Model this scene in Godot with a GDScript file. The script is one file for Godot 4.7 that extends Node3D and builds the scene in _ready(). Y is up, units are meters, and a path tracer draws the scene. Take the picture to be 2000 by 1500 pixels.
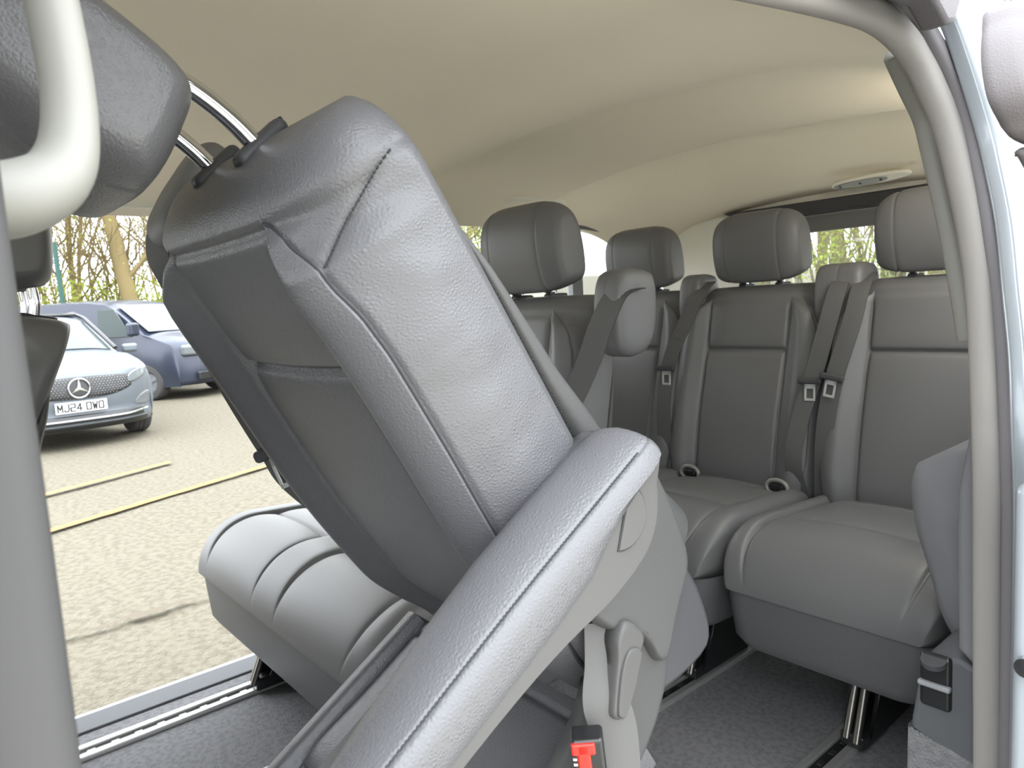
extends Node3D

# ------------------------------------------------------------------ the scene
func _ready() -> void:
	var cam := Camera3D.new()
	cam.name = "camera"
	cam.fov = 55.82
	cam.near = 0.02
	cam.far = 400.0
	add_child(cam)
	cam.transform = Transform3D(Basis(V(0.76143316, -0.05664791, 0.64576354), V(0.1148908, 0.99219676, -0.04843227), V(-0.63798091, 0.11107023, 0.76199984)).orthonormalized(), V(0, 0.97, 0))
	cam.current = true
	var lens := CameraAttributesPhysical.new()
	lens.frustum_focal_length = 22.65
	lens.frustum_focus_distance = 0.95
	lens.frustum_near = 0.02
	lens.frustum_far = 400.0
	lens.exposure_aperture = 12.0
	cam.attributes = lens
	cam.fov = 55.82
	var sky_mat := ProceduralSkyMaterial.new()
	# overcast: about twice as bright overhead than at the horizon
	sky_mat.sky_top_color = Color(0.96, 0.98, 1.0)
	sky_mat.sky_horizon_color = Color(0.71, 0.72, 0.73)
	sky_mat.sky_curve = 0.6
	sky_mat.sky_energy_multiplier = 2.3
	sky_mat.ground_horizon_color = Color(0.80, 0.78, 0.72)
	sky_mat.ground_bottom_color = Color(0.72, 0.70, 0.64)
	sky_mat.sun_angle_max = 0.0
	var sky := Sky.new()
	sky.sky_material = sky_mat
	var env := Environment.new()
	env.background_mode = Environment.BG_SKY
	env.sky = sky
	env.tonemap_mode = Environment.TONE_MAPPER_LINEAR
	env.tonemap_exposure = 1.6
	env.sdfgi_enabled = true
	env.ssao_enabled = true
	env.ssil_enabled = true
	var we := WorldEnvironment.new()
	we.name = "environment"
	we.environment = env
	add_child(we)
	materials()
	shell()
	rails()
	seats()
	row_belts()
	tilted_belts()
	roof_fittings()
	pillars()
	near_wall()
	sliding_door()
	door_head()
	outside()

func seats() -> void:
	# third row: single seat nearest the open door, and the double bench beside it
	var row := thing("single_seat", "black leather seat nearest the near wall in the back row", "seat", V(1.65, 0, -0.70))
	build_row(row, [0.0], [-0.19], 0.235, 0.185, -0.02)
	leg(row, V(-0.12, 0, 0.045))
	leg(row, V(0.22, 0, 0.045))
	var bench := thing("double_bench", "black leather double bench at the far side of the back row, below the rear corner", "bench", V(1.65, 0, -1.408))
	build_row(bench, [0.222, -0.222], [0.245, 0.245], 0.452, 0.165, -0.02)
	leg(bench, V(-0.12, 0, 0.343))
	for z in [0.096, 0.381]:
		var ring := PackedVector3Array()
		for i in 25:
			var a := TAU * i / 24.0
			ring.append(V(0.130, 0.430 + 0.020 * sin(a), z + 0.031 * cos(a)))
		var iso := MB.new()
		iso.tube(ring, 0.006, 8)
		var ir := part("anchor_ring", iso, M.lamp_lens, bench, "pale plastic ring round a child seat anchor")
		iso = MB.new()
		iso.rbox(V(0.02, 0.022, 0.044), 0.008, Transform3D(Basis(), V(0.134, 0.430, z)))
		part("anchor_slot", iso, M.black_gloss, ir)
	leg(bench, V(-0.12, 0, -0.44))
	var mid := thing("double_bench", "black leather double bench of the middle row beside the open far door", "bench", V(0.84, 0, -1.54))
	build_row(mid, [0.2325, -0.2325], [0.315, 0.245], 0.465, 0.165, -0.02)
	leg(mid, V(-0.12, 0, 0.38))
	leg(mid, V(-0.12, 0, -0.29))
	tilted()

func build_row(root: Node3D, cs: Array, boxes: Array, w: float, wi: float, up: float) -> void:
	var xf := tilt_xf(12.0, V(0.25, 0.385, 0))
	seat_unit(root, xf, cs, boxes, up, deg_to_rad(20.0), Vector2(0.712, 0.065), false)
	var cx := tilt_xf(3.5, V(0.25, 0.380, 0))
	part("cushion", cushion(cs, w, wi).xform(cx), M.leather_fine_lifted, root)
	part("cushion_valance", skirt(w).xform(cx), M.dark_leather, root)

func tilted() -> void:
	var root := thing("tilted_seat", "large seat tipped forward in the middle row, long armrest on its side", "seat", V(0.5, 0, -0.72))
	var xf := tilt_xf(-31.0, V(0.10, 0.62, 0))
	seat_unit(root, xf, [0.0], [], 0.03, deg_to_rad(25.5), Vector2(0.722, 0.144), true)
	var cx := tilt_xf(-31.0, V(0.155, 0.530, 0))
	part("cushion", cushion([0.0], 0.235, 0.185, true, 0.10, -0.032).xform(cx), M.leather, root)
	part("cushion_valance", skirt(0.20).xform(cx * Transform3D(Basis.from_scale(V(0.66, 0.55, 1.0)), V(-0.165, 0.030, 0))), M.dark_leather, root)
	part("belt_guide", housing(xf, -0.252), M.leather_fine_lifted, root)
	tilted_extras(root, xf)



# ------------------------------------------------------------------ mesh builder
class MB:
	var v := PackedVector3Array()
	var n := PackedVector3Array()
	var uv := PackedVector2Array()
	var ix := PackedInt32Array()

	func patch(pv: PackedVector3Array, tri: PackedInt32Array, puv := PackedVector2Array(), orient := 0) -> void:
		# orient 0: closed shape turned outwards by its volume, 1: as given, -1: reversed
		var sgn := 1.0
		if orient == 0:
			var c := Vector3.ZERO
			for p in pv:
				c += p
			c /= maxf(1.0, pv.size())
			var vol := 0.0
			for i in range(0, tri.size(), 3):
				vol += (pv[tri[i]] - c).dot((pv[tri[i + 2]] - c).cross(pv[tri[i + 1]] - c))
			sgn = 1.0 if vol >= 0.0 else -1.0
		else:
			sgn = float(orient)
		var b := v.size()
		var nn := PackedVector3Array()
		nn.resize(pv.size())
		for i in range(0, tri.size(), 3):
			var i0 := tri[i]
			var i1 := tri[i + 1]
			var i2 := tri[i + 2]
			var c := (pv[i2] - pv[i0]).cross(pv[i1] - pv[i0]) * sgn
			nn[i0] += c
			nn[i1] += c
			nn[i2] += c
			ix.append(b + i0)
			if sgn > 0.0:
				ix.append(b + i1)
				ix.append(b + i2)
			else:
				ix.append(b + i2)
				ix.append(b + i1)
		v.append_array(pv)
		for q in nn:
			n.append(q.normalized() if q.length_squared() > 1e-20 else Vector3.UP)
		if puv.size() == pv.size():
			uv.append_array(puv)
		else:
			for p in pv:
				uv.append(Vector2(p.x + p.z, p.y))

	func grid(pv: PackedVector3Array, nu: int, nv: int, wrap := false, orient := 1, puv := PackedVector2Array()) -> void:
		patch(pv, grid_ix(nu, nv, wrap), puv, orient)

	static func grid_ix(nu: int, nv: int, wrap := false) -> PackedInt32Array:
		var t := PackedInt32Array()
		for j in nv - 1:
			for i in (nu if wrap else nu - 1):
				var a := i + j * nu
				var b := (i + 1) % nu + j * nu
				t.append_array([a, b, a + nu, b, b + nu, a + nu])
		return t

	func loft(rings: Array, cap0 := true, cap1 := true, soft_caps := false) -> void:
		var m: int = rings[0].size()
		var pv := PackedVector3Array()
		for r in rings:
			pv.append_array(r)
		var t := grid_ix(m, rings.size(), true)
		for e in 2:
			if (e == 0 and not cap0) or (e == 1 and not cap1):
				continue
			var r: PackedVector3Array = rings[0] if e == 0 else rings[-1]
			var c := Vector3.ZERO
			for p in r:
				c += p
			c /= m
			var b := pv.size()
			if not soft_caps:
				pv.append_array(r)
			else:
				b = 0 if e == 0 else m * (rings.size() - 1)
			var k := pv.size()
			pv.append(c)
			for i in m:
				if e == 0:
					t.append_array([b + (i + 1) % m, b + i, k])
				else:
					t.append_array([b + i, b + (i + 1) % m, k])
		patch(pv, t)

	func tube(path: PackedVector3Array, r: float, sides := 10, radii := PackedFloat32Array(), squash := 1.0, side := Vector3.ZERO, caps := true) -> void:
		var rings := []
		var nrm := side
		for i in path.size():
			var tg := (path[mini(i + 1, path.size() - 1)] - path[maxi(i - 1, 0)]).normalized()
			if nrm == Vector3.ZERO:
				nrm = Vector3.UP if absf(tg.y) < 0.9 else Vector3.RIGHT
			var keep := side if side != Vector3.ZERO else nrm
			nrm = (keep - tg * keep.dot(tg)).normalized()
			var bn := tg.cross(nrm)
			var rr := r if radii.is_empty() else radii[i]
			var ring := PackedVector3Array()
			for k in sides:
				var a := TAU * k / sides
				ring.append(path[i] + nrm * cos(a) * rr + bn * sin(a) * rr * squash)
			rings.append(ring)
		loft(rings, caps, caps)

	func sweep(path: PackedVector3Array, prof: PackedVector2Array, sides: Array, closed := true) -> void:
		# prof.x runs along side, prof.y along tangent x side
		var rings := []
		for i in path.size():
			var tg := (path[mini(i + 1, path.size() - 1)] - path[maxi(i - 1, 0)]).normalized()
			var s: Vector3 = sides[mini(i, sides.size() - 1)]
			s = (s - tg * s.dot(tg)).normalized()
			var bn := tg.cross(s)
			var ring := PackedVector3Array()
			for p in prof:
				ring.append(path[i] + s * p.x + bn * p.y)
			rings.append(ring)
		if closed:
			loft(rings)
		else:
			var pv := PackedVector3Array()
			for r in rings:
				pv.append_array(r)
			grid(pv, prof.size(), rings.size())

	func rbox(size: Vector3, r: float, xf := Transform3D(), k := 3) -> void:
		var h := size / 2
		r = minf(r, minf(h.x, minf(h.y, h.z)) * 0.999)
		var inner := h - Vector3(r, r, r)
		for ax in 3:
			for sg in [-1.0, 1.0]:
				var u := (ax + 1) % 3
				var w := (ax + 2) % 3
				var lu := PackedFloat32Array()
				var lw := PackedFloat32Array()
				for i in k:
					var a := tan(PI / 4 * (1.0 - float(i) / (k - 1)))
					lu.append(-inner[u] - r * a)
					lw.append(-inner[w] - r * a)
				for i in k:
					var a := tan(PI / 4 * float(i) / (k - 1))
					lu.append(inner[u] + r * a)
					lw.append(inner[w] + r * a)
				var pv := PackedVector3Array()
				var pn := PackedVector3Array()
				for y in lw:
					for x in lu:
						var p := Vector3.ZERO
						p[ax] = sg * h[ax]
						p[u] = x
						p[w] = y
						var c := p.clamp(-inner, inner)
						var d := (p - c).normalized()
						pv.append(xf * (c + d * r))
						pn.append((xf.basis * d).normalized())
				var b := v.size()
				var m := lu.size()
				var t := grid_ix(m, m)
				for i in range(0, t.size(), 3):
					ix.append(b + t[i])
					if sg < 0:
						ix.append(b + t[i + 1])
						ix.append(b + t[i + 2])
					else:
						ix.append(b + t[i + 2])
						ix.append(b + t[i + 1])
				v.append_array(pv)
				n.append_array(pn)
				for p in pv:
					uv.append(Vector2(p.x, p.y))

	func ext(poly: PackedVector2Array, depth: float, bevel := 0.0, xf := Transform3D()) -> void:
		# polygon in xy pushed along +z
		var area := 0.0
		for i in poly.size():
			area += poly[i].cross(poly[(i + 1) % poly.size()])
		var pl := poly.duplicate()
		if area < 0:
			pl.reverse()
		var ins := inset(pl, bevel)
		var m := pl.size()
		var lay := [[pl, 0.0], [pl, depth]] if bevel <= 0.0 else [[ins, 0.0], [inset(pl, bevel * 0.3), bevel * 0.3], [pl, bevel], [pl, depth - bevel], [inset(pl, bevel * 0.3), depth - bevel * 0.3], [ins, depth]]
		var tri := Geometry2D.triangulate_polygon(ins)
		var pv := PackedVector3Array()
		var t := PackedInt32Array()
		for l in lay:
			for p in l[0]:
				pv.append(xf * Vector3(p.x, p.y, l[1]))
		# side walls: every facet its own corners where it bends a lot
		t = grid_ix(m, lay.size(), true)
		var flat := area_sign(pv, t)
		var b0 := pv.size()
		for p in ins:
			pv.append(xf * Vector3(p.x, p.y, 0))
		for p in ins:
			pv.append(xf * Vector3(p.x, p.y, depth))
		for i in range(0, tri.size(), 3):
			var a := tri[i]
			var b := tri[i + 1]
			var c := tri[i + 2]
			if (ins[b] - ins[a]).cross(ins[c] - ins[a]) < 0:
				var q := b
				b = c
				c = q
			t.append_array([b0 + a, b0 + b, b0 + c])
			t.append_array([b0 + m + a, b0 + m + c, b0 + m + b])
		if flat == 0:
			pass
		patch(pv, t)

	static func area_sign(_p: PackedVector3Array, _t: PackedInt32Array) -> int:
		return 0

	func dome(poly: PackedVector2Array, depth: float, edge: float, xf := Transform3D()) -> void:
		# polygon pushed along +z with a soft rounded rim; the rim shrinks towards the middle
		var c := Vector2.ZERO
		for p in poly:
			c += p
		c /= poly.size()
		var rad := 0.0
		for p in poly:
			rad += p.distance_to(c) / poly.size()
		var rings := []
		for q in [[1.0, 0.0], [1.0, depth - edge], [1.0 - 0.13 * edge / rad, depth - edge * 0.5], [1.0 - 0.36 * edge / rad, depth - edge * 0.18], [1.0 - 0.68 * edge / rad, depth - edge * 0.03], [1.0 - edge / rad, depth]]:
			var ring := PackedVector3Array()
			for p in poly:
				var e: Vector2 = c + (p - c) * q[0]
				ring.append(xf * Vector3(e.x, e.y, q[1]))
			rings.append(ring)
		var m := poly.size()
		var pv := PackedVector3Array()
		for r in rings:
			pv.append_array(r)
		var t := grid_ix(m, rings.size(), true)
		var tri := Geometry2D.triangulate_polygon(poly)
		var area := 0.0
		for i in m:
			area += poly[i].cross(poly[(i + 1) % m])
		var top := m * (rings.size() - 1)
		for i in range(0, tri.size(), 3):
			var i1 := tri[i + 1]
			var i2 := tri[i + 2]
			if (poly[i1] - poly[tri[i]]).cross(poly[i2] - poly[tri[i]]) * signf(area) < 0:
				i1 = tri[i + 2]
				i2 = tri[i + 1]
			t.append_array([top + tri[i], top + i1, top + i2])
			t.append_array([tri[i], i2, i1])
		patch(pv, t)

	static func inset(pl: PackedVector2Array, d: float) -> PackedVector2Array:
		var out := PackedVector2Array()
		var m := pl.size()
		for i in m:
			var a := pl[(i + m - 1) % m]
			var b := pl[i]
			var c := pl[(i + 1) % m]
			var e0 := (b - a).normalized()
			var e1 := (c - b).normalized()
			var n0 := Vector2(-e0.y, e0.x)
			var n1 := Vector2(-e1.y, e1.x)
			var k := (n0 + n1) / maxf(0.35, 1.0 + n0.dot(n1))
			out.append(b + k * d)
		return out

	func xform(xf: Transform3D) -> MB:
		var flipped := xf.basis.determinant() < 0
		for i in v.size():
			v[i] = xf * v[i]
			n[i] = (xf.basis * n[i]).normalized()
		if flipped:
			for i in range(0, ix.size(), 3):
				var q := ix[i + 1]
				ix[i + 1] = ix[i + 2]
				ix[i + 2] = q
		return self

	func mesh() -> ArrayMesh:
		var a := []
		a.resize(Mesh.ARRAY_MAX)
		a[Mesh.ARRAY_VERTEX] = v
		a[Mesh.ARRAY_NORMAL] = n
		a[Mesh.ARRAY_TEX_UV] = uv
		a[Mesh.ARRAY_INDEX] = ix
		var m := ArrayMesh.new()
		m.add_surface_from_arrays(Mesh.PRIMITIVE_TRIANGLES, a)
		return m

# ------------------------------------------------------------------ scene helpers
var M := {}
var taken := {}

func numbered(called: String) -> String:
	if not taken.has(called):
		taken[called] = 0
		return called
	taken[called] += 1
	return "%s_%03d" % [called, taken[called]]

func tag(o: Node3D, label := "", category := "", group := "", kind := "") -> void:
	if label: o.set_meta("label", label)
	if category: o.set_meta("category", category)
	if group: o.set_meta("group", group)
	if kind: o.set_meta("kind", kind)

func thing(called: String, label: String, category: String, at := Vector3.ZERO, group := "") -> Node3D:
	var o := Node3D.new()
	o.name = numbered(called)
	add_child(o)
	o.position = at
	tag(o, label, category, group)
	return o

func part(called: String, b: MB, m: Material, parent: Node3D, label := "") -> MeshInstance3D:
	# the builder's points are in the parent's own axes
	return part_mesh(called, b.mesh(), m, parent, label)

func part_mesh(called: String, me: Mesh, m: Material, parent: Node3D, label := "") -> MeshInstance3D:
	var o := MeshInstance3D.new()
	o.mesh = me
	o.material_override = m
	o.name = called
	parent.add_child(o, true)
	if label: o.set_meta("label", label)
	return o

func solo(called: String, b: MB, m: Material, label: String, category: String, at := Vector3.ZERO, group := "") -> MeshInstance3D:
	# a thing that is one mesh; the builder's points are in world axes, at is its base
	var o := MeshInstance3D.new()
	o.mesh = b.xform(Transform3D(Basis(), -at)).mesh()
	o.material_override = m
	o.name = numbered(called)
	add_child(o)
	o.position = at
	tag(o, label, category, group)
	return o

func struct(called: String, b: MB, m: Material) -> MeshInstance3D:
	var o := MeshInstance3D.new()
	o.mesh = b.mesh()
	o.material_override = m
	o.name = numbered(called)
	add_child(o)
	o.set_meta("kind", "structure")
	return o

func V(x: float, y: float, z: float) -> Vector3:
	return Vector3(x, y, z)

func P3(a: Array) -> PackedVector3Array:
	return PackedVector3Array(a)

func P2(a: Array) -> PackedVector2Array:
	# flat list of x, y
	var o := PackedVector2Array()
	for i in range(0, a.size(), 2):
		o.append(Vector2(a[i], a[i + 1]))
	return o

func smooth3(c: PackedVector3Array, per := 6, closed := false) -> PackedVector3Array:
	var o := PackedVector3Array()
	var m := c.size()
	for i in (m if closed else m - 1):
		var p0: Vector3 = c[(i + m - 1) % m] if closed else c[maxi(i - 1, 0)]
		var p1: Vector3 = c[i]
		var p2: Vector3 = c[(i + 1) % m]
		var p3: Vector3 = c[(i + 2) % m] if closed else c[mini(i + 2, m - 1)]
		for k in per:
			o.append(p1.cubic_interpolate(p2, p0, p3, float(k) / per))
	if not closed:
		o.append(c[m - 1])
	return o

func smooth2(c: PackedVector2Array, per := 5, closed := true) -> PackedVector2Array:
	var o := PackedVector2Array()
	var m := c.size()
	for i in (m if closed else m - 1):
		var p0: Vector2 = c[(i + m - 1) % m] if closed else c[maxi(i - 1, 0)]
		var p1: Vector2 = c[i]
		var p2: Vector2 = c[(i + 1) % m]
		var p3: Vector2 = c[(i + 2) % m] if closed else c[mini(i + 2, m - 1)]
		for k in per:
			o.append(p1.cubic_interpolate(p2, p0, p3, float(k) / per))
	if not closed:
		o.append(c[m - 1])
	return o

func rrect(w: float, h: float, r: float, k := 4) -> PackedVector2Array:
	var o := PackedVector2Array()
	for q in 4:
		var c := Vector2((w / 2 - r) * [1, -1, -1, 1][q], (h / 2 - r) * [1, 1, -1, -1][q])
		for i in k + 1:
			var a := PI / 2 * (q + float(i) / k)
			o.append(c + Vector2(cos(a), sin(a)) * r)
	return o

func look(x: Vector3, y: Vector3, at: Vector3) -> Transform3D:
	# axes x and y as given, z = x cross y
	var xx := x.normalized()
	var zz := x.cross(y).normalized()
	return Transform3D(Basis(xx, zz.cross(xx), zz), at)

func sm(a: float, b: float, x: float) -> float:
	var t := clampf((x - a) / (b - a), 0.0, 1.0)
	return t * t * (3 - 2 * t)

func bump(x: float, w: float) -> float:
	return exp(-x * x / (w * w))

# ------------------------------------------------------------------ materials
func noise(kind: int, freq: float, sd: int, size := 512, oct := 1, ret := -1) -> NoiseTexture2D:
	var f := FastNoiseLite.new()
	f.noise_type = kind
	f.seed = sd
	f.frequency = freq
	if oct > 1:
		f.fractal_type = FastNoiseLite.FRACTAL_FBM
		f.fractal_octaves = oct
	else:
		f.fractal_type = FastNoiseLite.FRACTAL_NONE
	if ret >= 0:
		f.cellular_return_type = ret
	var t := NoiseTexture2D.new()
	t.width = size
	t.height = size
	t.seamless = true
	t.noise = f
	return t

func ramped(t: NoiseTexture2D, offs: Array, cols: Array) -> NoiseTexture2D:
	var g := Gradient.new()
	g.offsets = PackedFloat32Array(offs)
	g.colors = PackedColorArray(cols)
	t.color_ramp = g
	return t

func mat(called: String, c: Color, rough := 0.6, metal := 0.0, spec := 0.5) -> StandardMaterial3D:
	var m := StandardMaterial3D.new()
	m.resource_name = called
	m.albedo_color = c
	m.roughness = rough
	m.metallic = metal
	m.metallic_specular = spec
	M[called] = m
	return m

func relief(m: StandardMaterial3D, t: Texture2D, depth_cm: float, scale: float) -> void:
	m.heightmap_enabled = true
	m.heightmap_texture = t
	m.heightmap_scale = depth_cm
	m.uv1_triplanar = true
	m.uv1_scale = Vector3(scale, scale, scale)

func materials() -> void:
	var grain := noise(FastNoiseLite.TYPE_CELLULAR, 0.07, 3, 512, 1, FastNoiseLite.RETURN_DISTANCE2_SUB)
	grain.noise.domain_warp_enabled = true
	grain.noise.domain_warp_amplitude = 4.0
	grain.noise.domain_warp_frequency = 0.05
	var fine := noise(FastNoiseLite.TYPE_SIMPLEX_SMOOTH, 0.18, 5, 512, 2)
	var weave := noise(FastNoiseLite.TYPE_CELLULAR, 0.2, 9, 512, 1, FastNoiseLite.RETURN_DISTANCE)
	var fluff := noise(FastNoiseLite.TYPE_SIMPLEX, 0.12, 11, 512, 4)
	var lea := mat("leather", Color(0.34, 0.34, 0.35), 0.42, 0.0, 0.5)  # tone kept lower for the daylit tipped seat
	relief(lea, grain, 0.06, 8.5)
	var ls := mat("leather_fine_lifted", Color(0.385, 0.385, 0.385), 0.48, 0.0, 0.5)  # finer grain; tone paler than leather to offset shade on the rear rows
	relief(ls, grain, 0.014, 12.0)
	var gp := mat("grained_plastic", Color(0.285, 0.285, 0.285), 0.5, 0.0, 0.4)
	relief(gp, fine, 0.02, 9.0)
	mat("leather_plastic", Color(0.40, 0.385, 0.39), 0.6, 0.0, 0.3)
	relief(M.leather_plastic, grain, 0.03, 12.0)
	mat("grey_plastic", Color(0.30, 0.297, 0.295), 0.5, 0.0, 0.4)
	mat("dark_plastic", Color(0.26, 0.26, 0.27), 0.45, 0.0, 0.4)
	mat("black_gloss", Color(0.12, 0.12, 0.125), 0.3, 0.0, 0.5)
	mat("thread", Color(0.16, 0.16, 0.17), 0.8)
	mat("chrome", Color(0.80, 0.80, 0.81), 0.08, 1.0)
	mat("steel", Color(0.80, 0.81, 0.80), 0.35, 0.5)
	mat("steel_dark", Color(0.45, 0.44, 0.42), 0.3, 0.9)
	mat("aluminium", Color(0.82, 0.82, 0.81), 0.38, 0.8)
	var wb := mat("webbing", Color(0.325, 0.323, 0.32), 0.75)
	relief(wb, weave, 0.02, 20.0)
	mat("red_plastic", Color(0.86, 0.16, 0.12), 0.4)
	var hl := mat("headliner", Color(0.945, 0.905, 0.825), 0.95, 0.0, 0.2)
	relief(hl, weave, 0.012, 12.0)
	mat("cream_plastic", Color(0.49, 0.487, 0.465), 0.5, 0.0, 0.4)
	mat("pale_trim", Color(0.91, 0.90, 0.85), 0.7, 0.0, 0.3)
	var cp := mat("carpet", Color(0.48, 0.48, 0.485), 0.95, 0.0, 0.1)
	cp.albedo_texture = ramped(noise(FastNoiseLite.TYPE_SIMPLEX, 0.03, 21, 512, 5), [0.0, 0.45, 1.0], [Color(0.82, 0.82, 0.82), Color(0.93, 0.93, 0.93), Color(1, 1, 1)])
	relief(cp, fluff, 0.15, 3.0)
	mat("sill_plastic", Color(0.33, 0.335, 0.345), 0.6, 0.0, 0.3)
	var ps := mat("pillar_trim", Color(0.42, 0.42, 0.43), 0.7, 0.0, 0.3)
	relief(ps, fine, 0.01, 9.0)
	mat("sill_grey", Color(0.52, 0.53, 0.54), 0.5, 0.0, 0.4)
	mat("tail_trim", Color(0.44, 0.44, 0.43), 0.7)
	mat("dark_leather", Color(0.34, 0.34, 0.345), 0.5)
	var tm := mat("tarmac", Color(0.395, 0.380, 0.342), 0.95, 0.0, 0.2)
	tm.albedo_texture = ramped(noise(FastNoiseLite.TYPE_SIMPLEX, 0.02, 61, 1024, 6), [0.0, 0.35, 0.5, 0.65, 1.0], [Color(0.84, 0.82, 0.79), Color(0.91, 0.90, 0.88), Color(0.95, 0.94, 0.92), Color(0.98, 0.975, 0.96), Color(1, 1, 0.99)])
	relief(tm, noise(FastNoiseLite.TYPE_SIMPLEX, 0.05, 62, 1024, 4), 0.8, 0.7)
	tm.uv1_world_triplanar = true
	mat("rubber", Color(0.56, 0.545, 0.53), 0.75, 0.0, 0.3)
	mat("dark_rubber", Color(0.45, 0.44, 0.45), 0.7, 0.0, 0.3)
	var pt := mat("silver_paint", Color(0.63, 0.655, 0.68), 0.3, 0.35)
	pt.clearcoat_enabled = true
	pt.clearcoat = 0.8
	pt.clearcoat_roughness = 0.05
	var gl := mat("glass", Color(0.75, 0.9, 0.86, 0.10), 0.02)
	gl.transparency = BaseMaterial3D.TRANSPARENCY_ALPHA
	var lg := mat("fill_lamp_glow", Color(0.88, 0.87, 0.83), 0.4)  # glow for the lens of the added fill lamp
	lg.emission_enabled = true
	lg.emission = Color(1.0, 0.96, 0.88)
	lg.emission_energy_multiplier = 0.12
	mat("lamp_lens", Color(0.50, 0.50, 0.48), 0.25)
	mat("mud", Color(0.30, 0.27, 0.22), 0.9)
	mat("yellow_paint", Color(0.50, 0.38, 0.19), 0.85)
	mat("bounce_concrete", Color(0.74, 0.72, 0.67), 0.9, 0.0, 0.2)  # pale tone of the added apron, bounces daylight up to the ceiling
	mat("rubber_dimmed", Color(0.26, 0.257, 0.257), 0.7, 0.0, 0.3)  # seal rubber toned down where the front post faces open sky
	var cs := mat("car_silver", Color(0.36, 0.385, 0.41), 0.35, 0.25)
	cs.clearcoat_enabled = true
	cs.clearcoat = 0.25
	cs.clearcoat_roughness = 0.05
	mat("car_black", Color(0.13, 0.135, 0.14), 0.3)
	mat("car_grey", Color(0.36, 0.37, 0.38), 0.45)
	mat("car_tyre", Color(0.24, 0.235, 0.23), 0.9)
	mat("car_glass", Color(0.26, 0.29, 0.29), 0.2, 0.0, 0.35)
	mat("plate_white", Color(0.93, 0.93, 0.92), 0.5)
	mat("plate_black", Color(0.08, 0.08, 0.08), 0.6)
	mat("headlamp", Color(0.42, 0.44, 0.45), 0.15, 0.3)
	mat("navy_paint", Color(0.20, 0.22, 0.27), 0.25, 0.2)
	mat("white_paint", Color(0.80, 0.80, 0.79), 0.5)
	mat("green_paint", Color(0.13, 0.28, 0.25), 0.6)
	mat("bark", Color(0.47, 0.42, 0.30), 0.95, 0.0, 0.2)
	var lf := mat("leaf", Color(0.50, 0.53, 0.26), 0.7, 0.0, 0.3)
	lf.backlight_enabled = true
	lf.backlight = Color(0.55, 0.6, 0.25)
	mat("water", Color(0.9, 0.93, 0.95), 0.05)

# ------------------------------------------------------------------ seats
# Seat axes: y runs up the backrest from the hinge, x points rearwards (so "forward" is -x), z is across.
func tab(s: float, xs: Array, ys: Array) -> float:
	if s <= xs[0]:
		return ys[0]
	for i in xs.size() - 1:
		if s <= xs[i + 1]:
			var f: float = (s - xs[i]) / (xs[i + 1] - xs[i])
			f = f * f * (3 - 2 * f) * 0.5 + f * 0.5
			return lerpf(ys[i], ys[i + 1], f)
	return ys[-1]

func dense(a: Array, times: int) -> Array:
	var o := a
	for k in times:
		var q := []
		for i in o.size() - 1:
			q.append(o[i])
			q.append((o[i] + o[i + 1]) / 2.0)
		q.append(o[-1])
		o = q
	return o

const BACK_IN := [0.0, 0.25, 0.5, 0.7, 0.82, 0.9, 0.945, 0.97, 0.985, 1.0]
const BACK_BO := [0.02, 0.05, 0.1, 0.18, 0.28, 0.4, 0.52, 0.64, 0.75, 0.85, 0.92, 0.96, 0.985, 1.0]
const BACK_SI := [0.012, 0.03, 0.07, 0.15, 0.27, 0.4, 0.53, 0.66, 0.78, 0.88, 0.95, 1.0]

func back_front(c: float, s: float, wf: float) -> float:
	# how far the front face stands before the hinge plane
	var lum := 0.097 + 0.010 * bump(s - 0.2, 0.16) - 0.03 * sm(0.06, -0.08, s)
	var t := lum + 0.005 * (1.0 - minf(1.0, (c / 0.13) * (c / 0.13)))
	var a := absf(c) / 0.13
	if a <= 1.0:
		t -= 0.010 * bump(s - 0.40, 0.006) * sm(1.0, 0.93, a) + 0.004 * bump(s - 0.40, 0.025)
		t -= 0.006 * bump(s - 0.546, 0.005)
	else:
		var f := (absf(c) - 0.13) / maxf(0.002, wf - 0.13)
		var bh := 0.026 * clampf((wf - 0.13) / 0.075, 0.0, 1.0)
		t += bh * sm(0.0, 0.62, f) - 0.022 * clampf((wf - 0.13) / 0.09, 0.0, 1.0) * pow(maxf(0.0, (f - 0.5) / 0.5), 2.0)
	t -= 0.009 * bump(absf(c) - 0.13, 0.005) * sm(0.56, 0.5, s)
	return t

func back_top(s: float) -> float:
	return 1.0 if s < 0.535 else sqrt(maxf(0.0, 1.0 - pow((s - 0.535) / 0.0705, 2.0)))

func back_wf(s: float) -> float:
	return tab(s, [-0.07, 0.0, 0.1, 0.3, 0.418, 0.457, 0.506, 0.535, 0.553, 0.62], [0.19, 0.212, 0.226, 0.226, 0.222, 0.217, 0.200, 0.165, 0.132, 0.131])

func back_ws(s: float) -> float:
	return (0.238 if s < 0.535 else 0.168 + 0.070 * sqrt(maxf(0.0, 1.0 - pow((s - 0.535) / 0.0708, 2.0)))) - 0.02 * sm(0.05, -0.07, s)

func top_curve(c: float, s: float) -> float:
	# rounded shoulder over the top of the backrest
	var ws := maxf(back_wf(s) + 0.004, back_ws(s))
	var t0 := maxf(0.0, back_front(0.0, s, back_wf(s))) * back_top(s)
	return t0 * pow(maxf(0.0, 1.0 - pow(minf(1.0, absf(c) / ws), 3.0)), 1.0 / 3.0)

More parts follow.
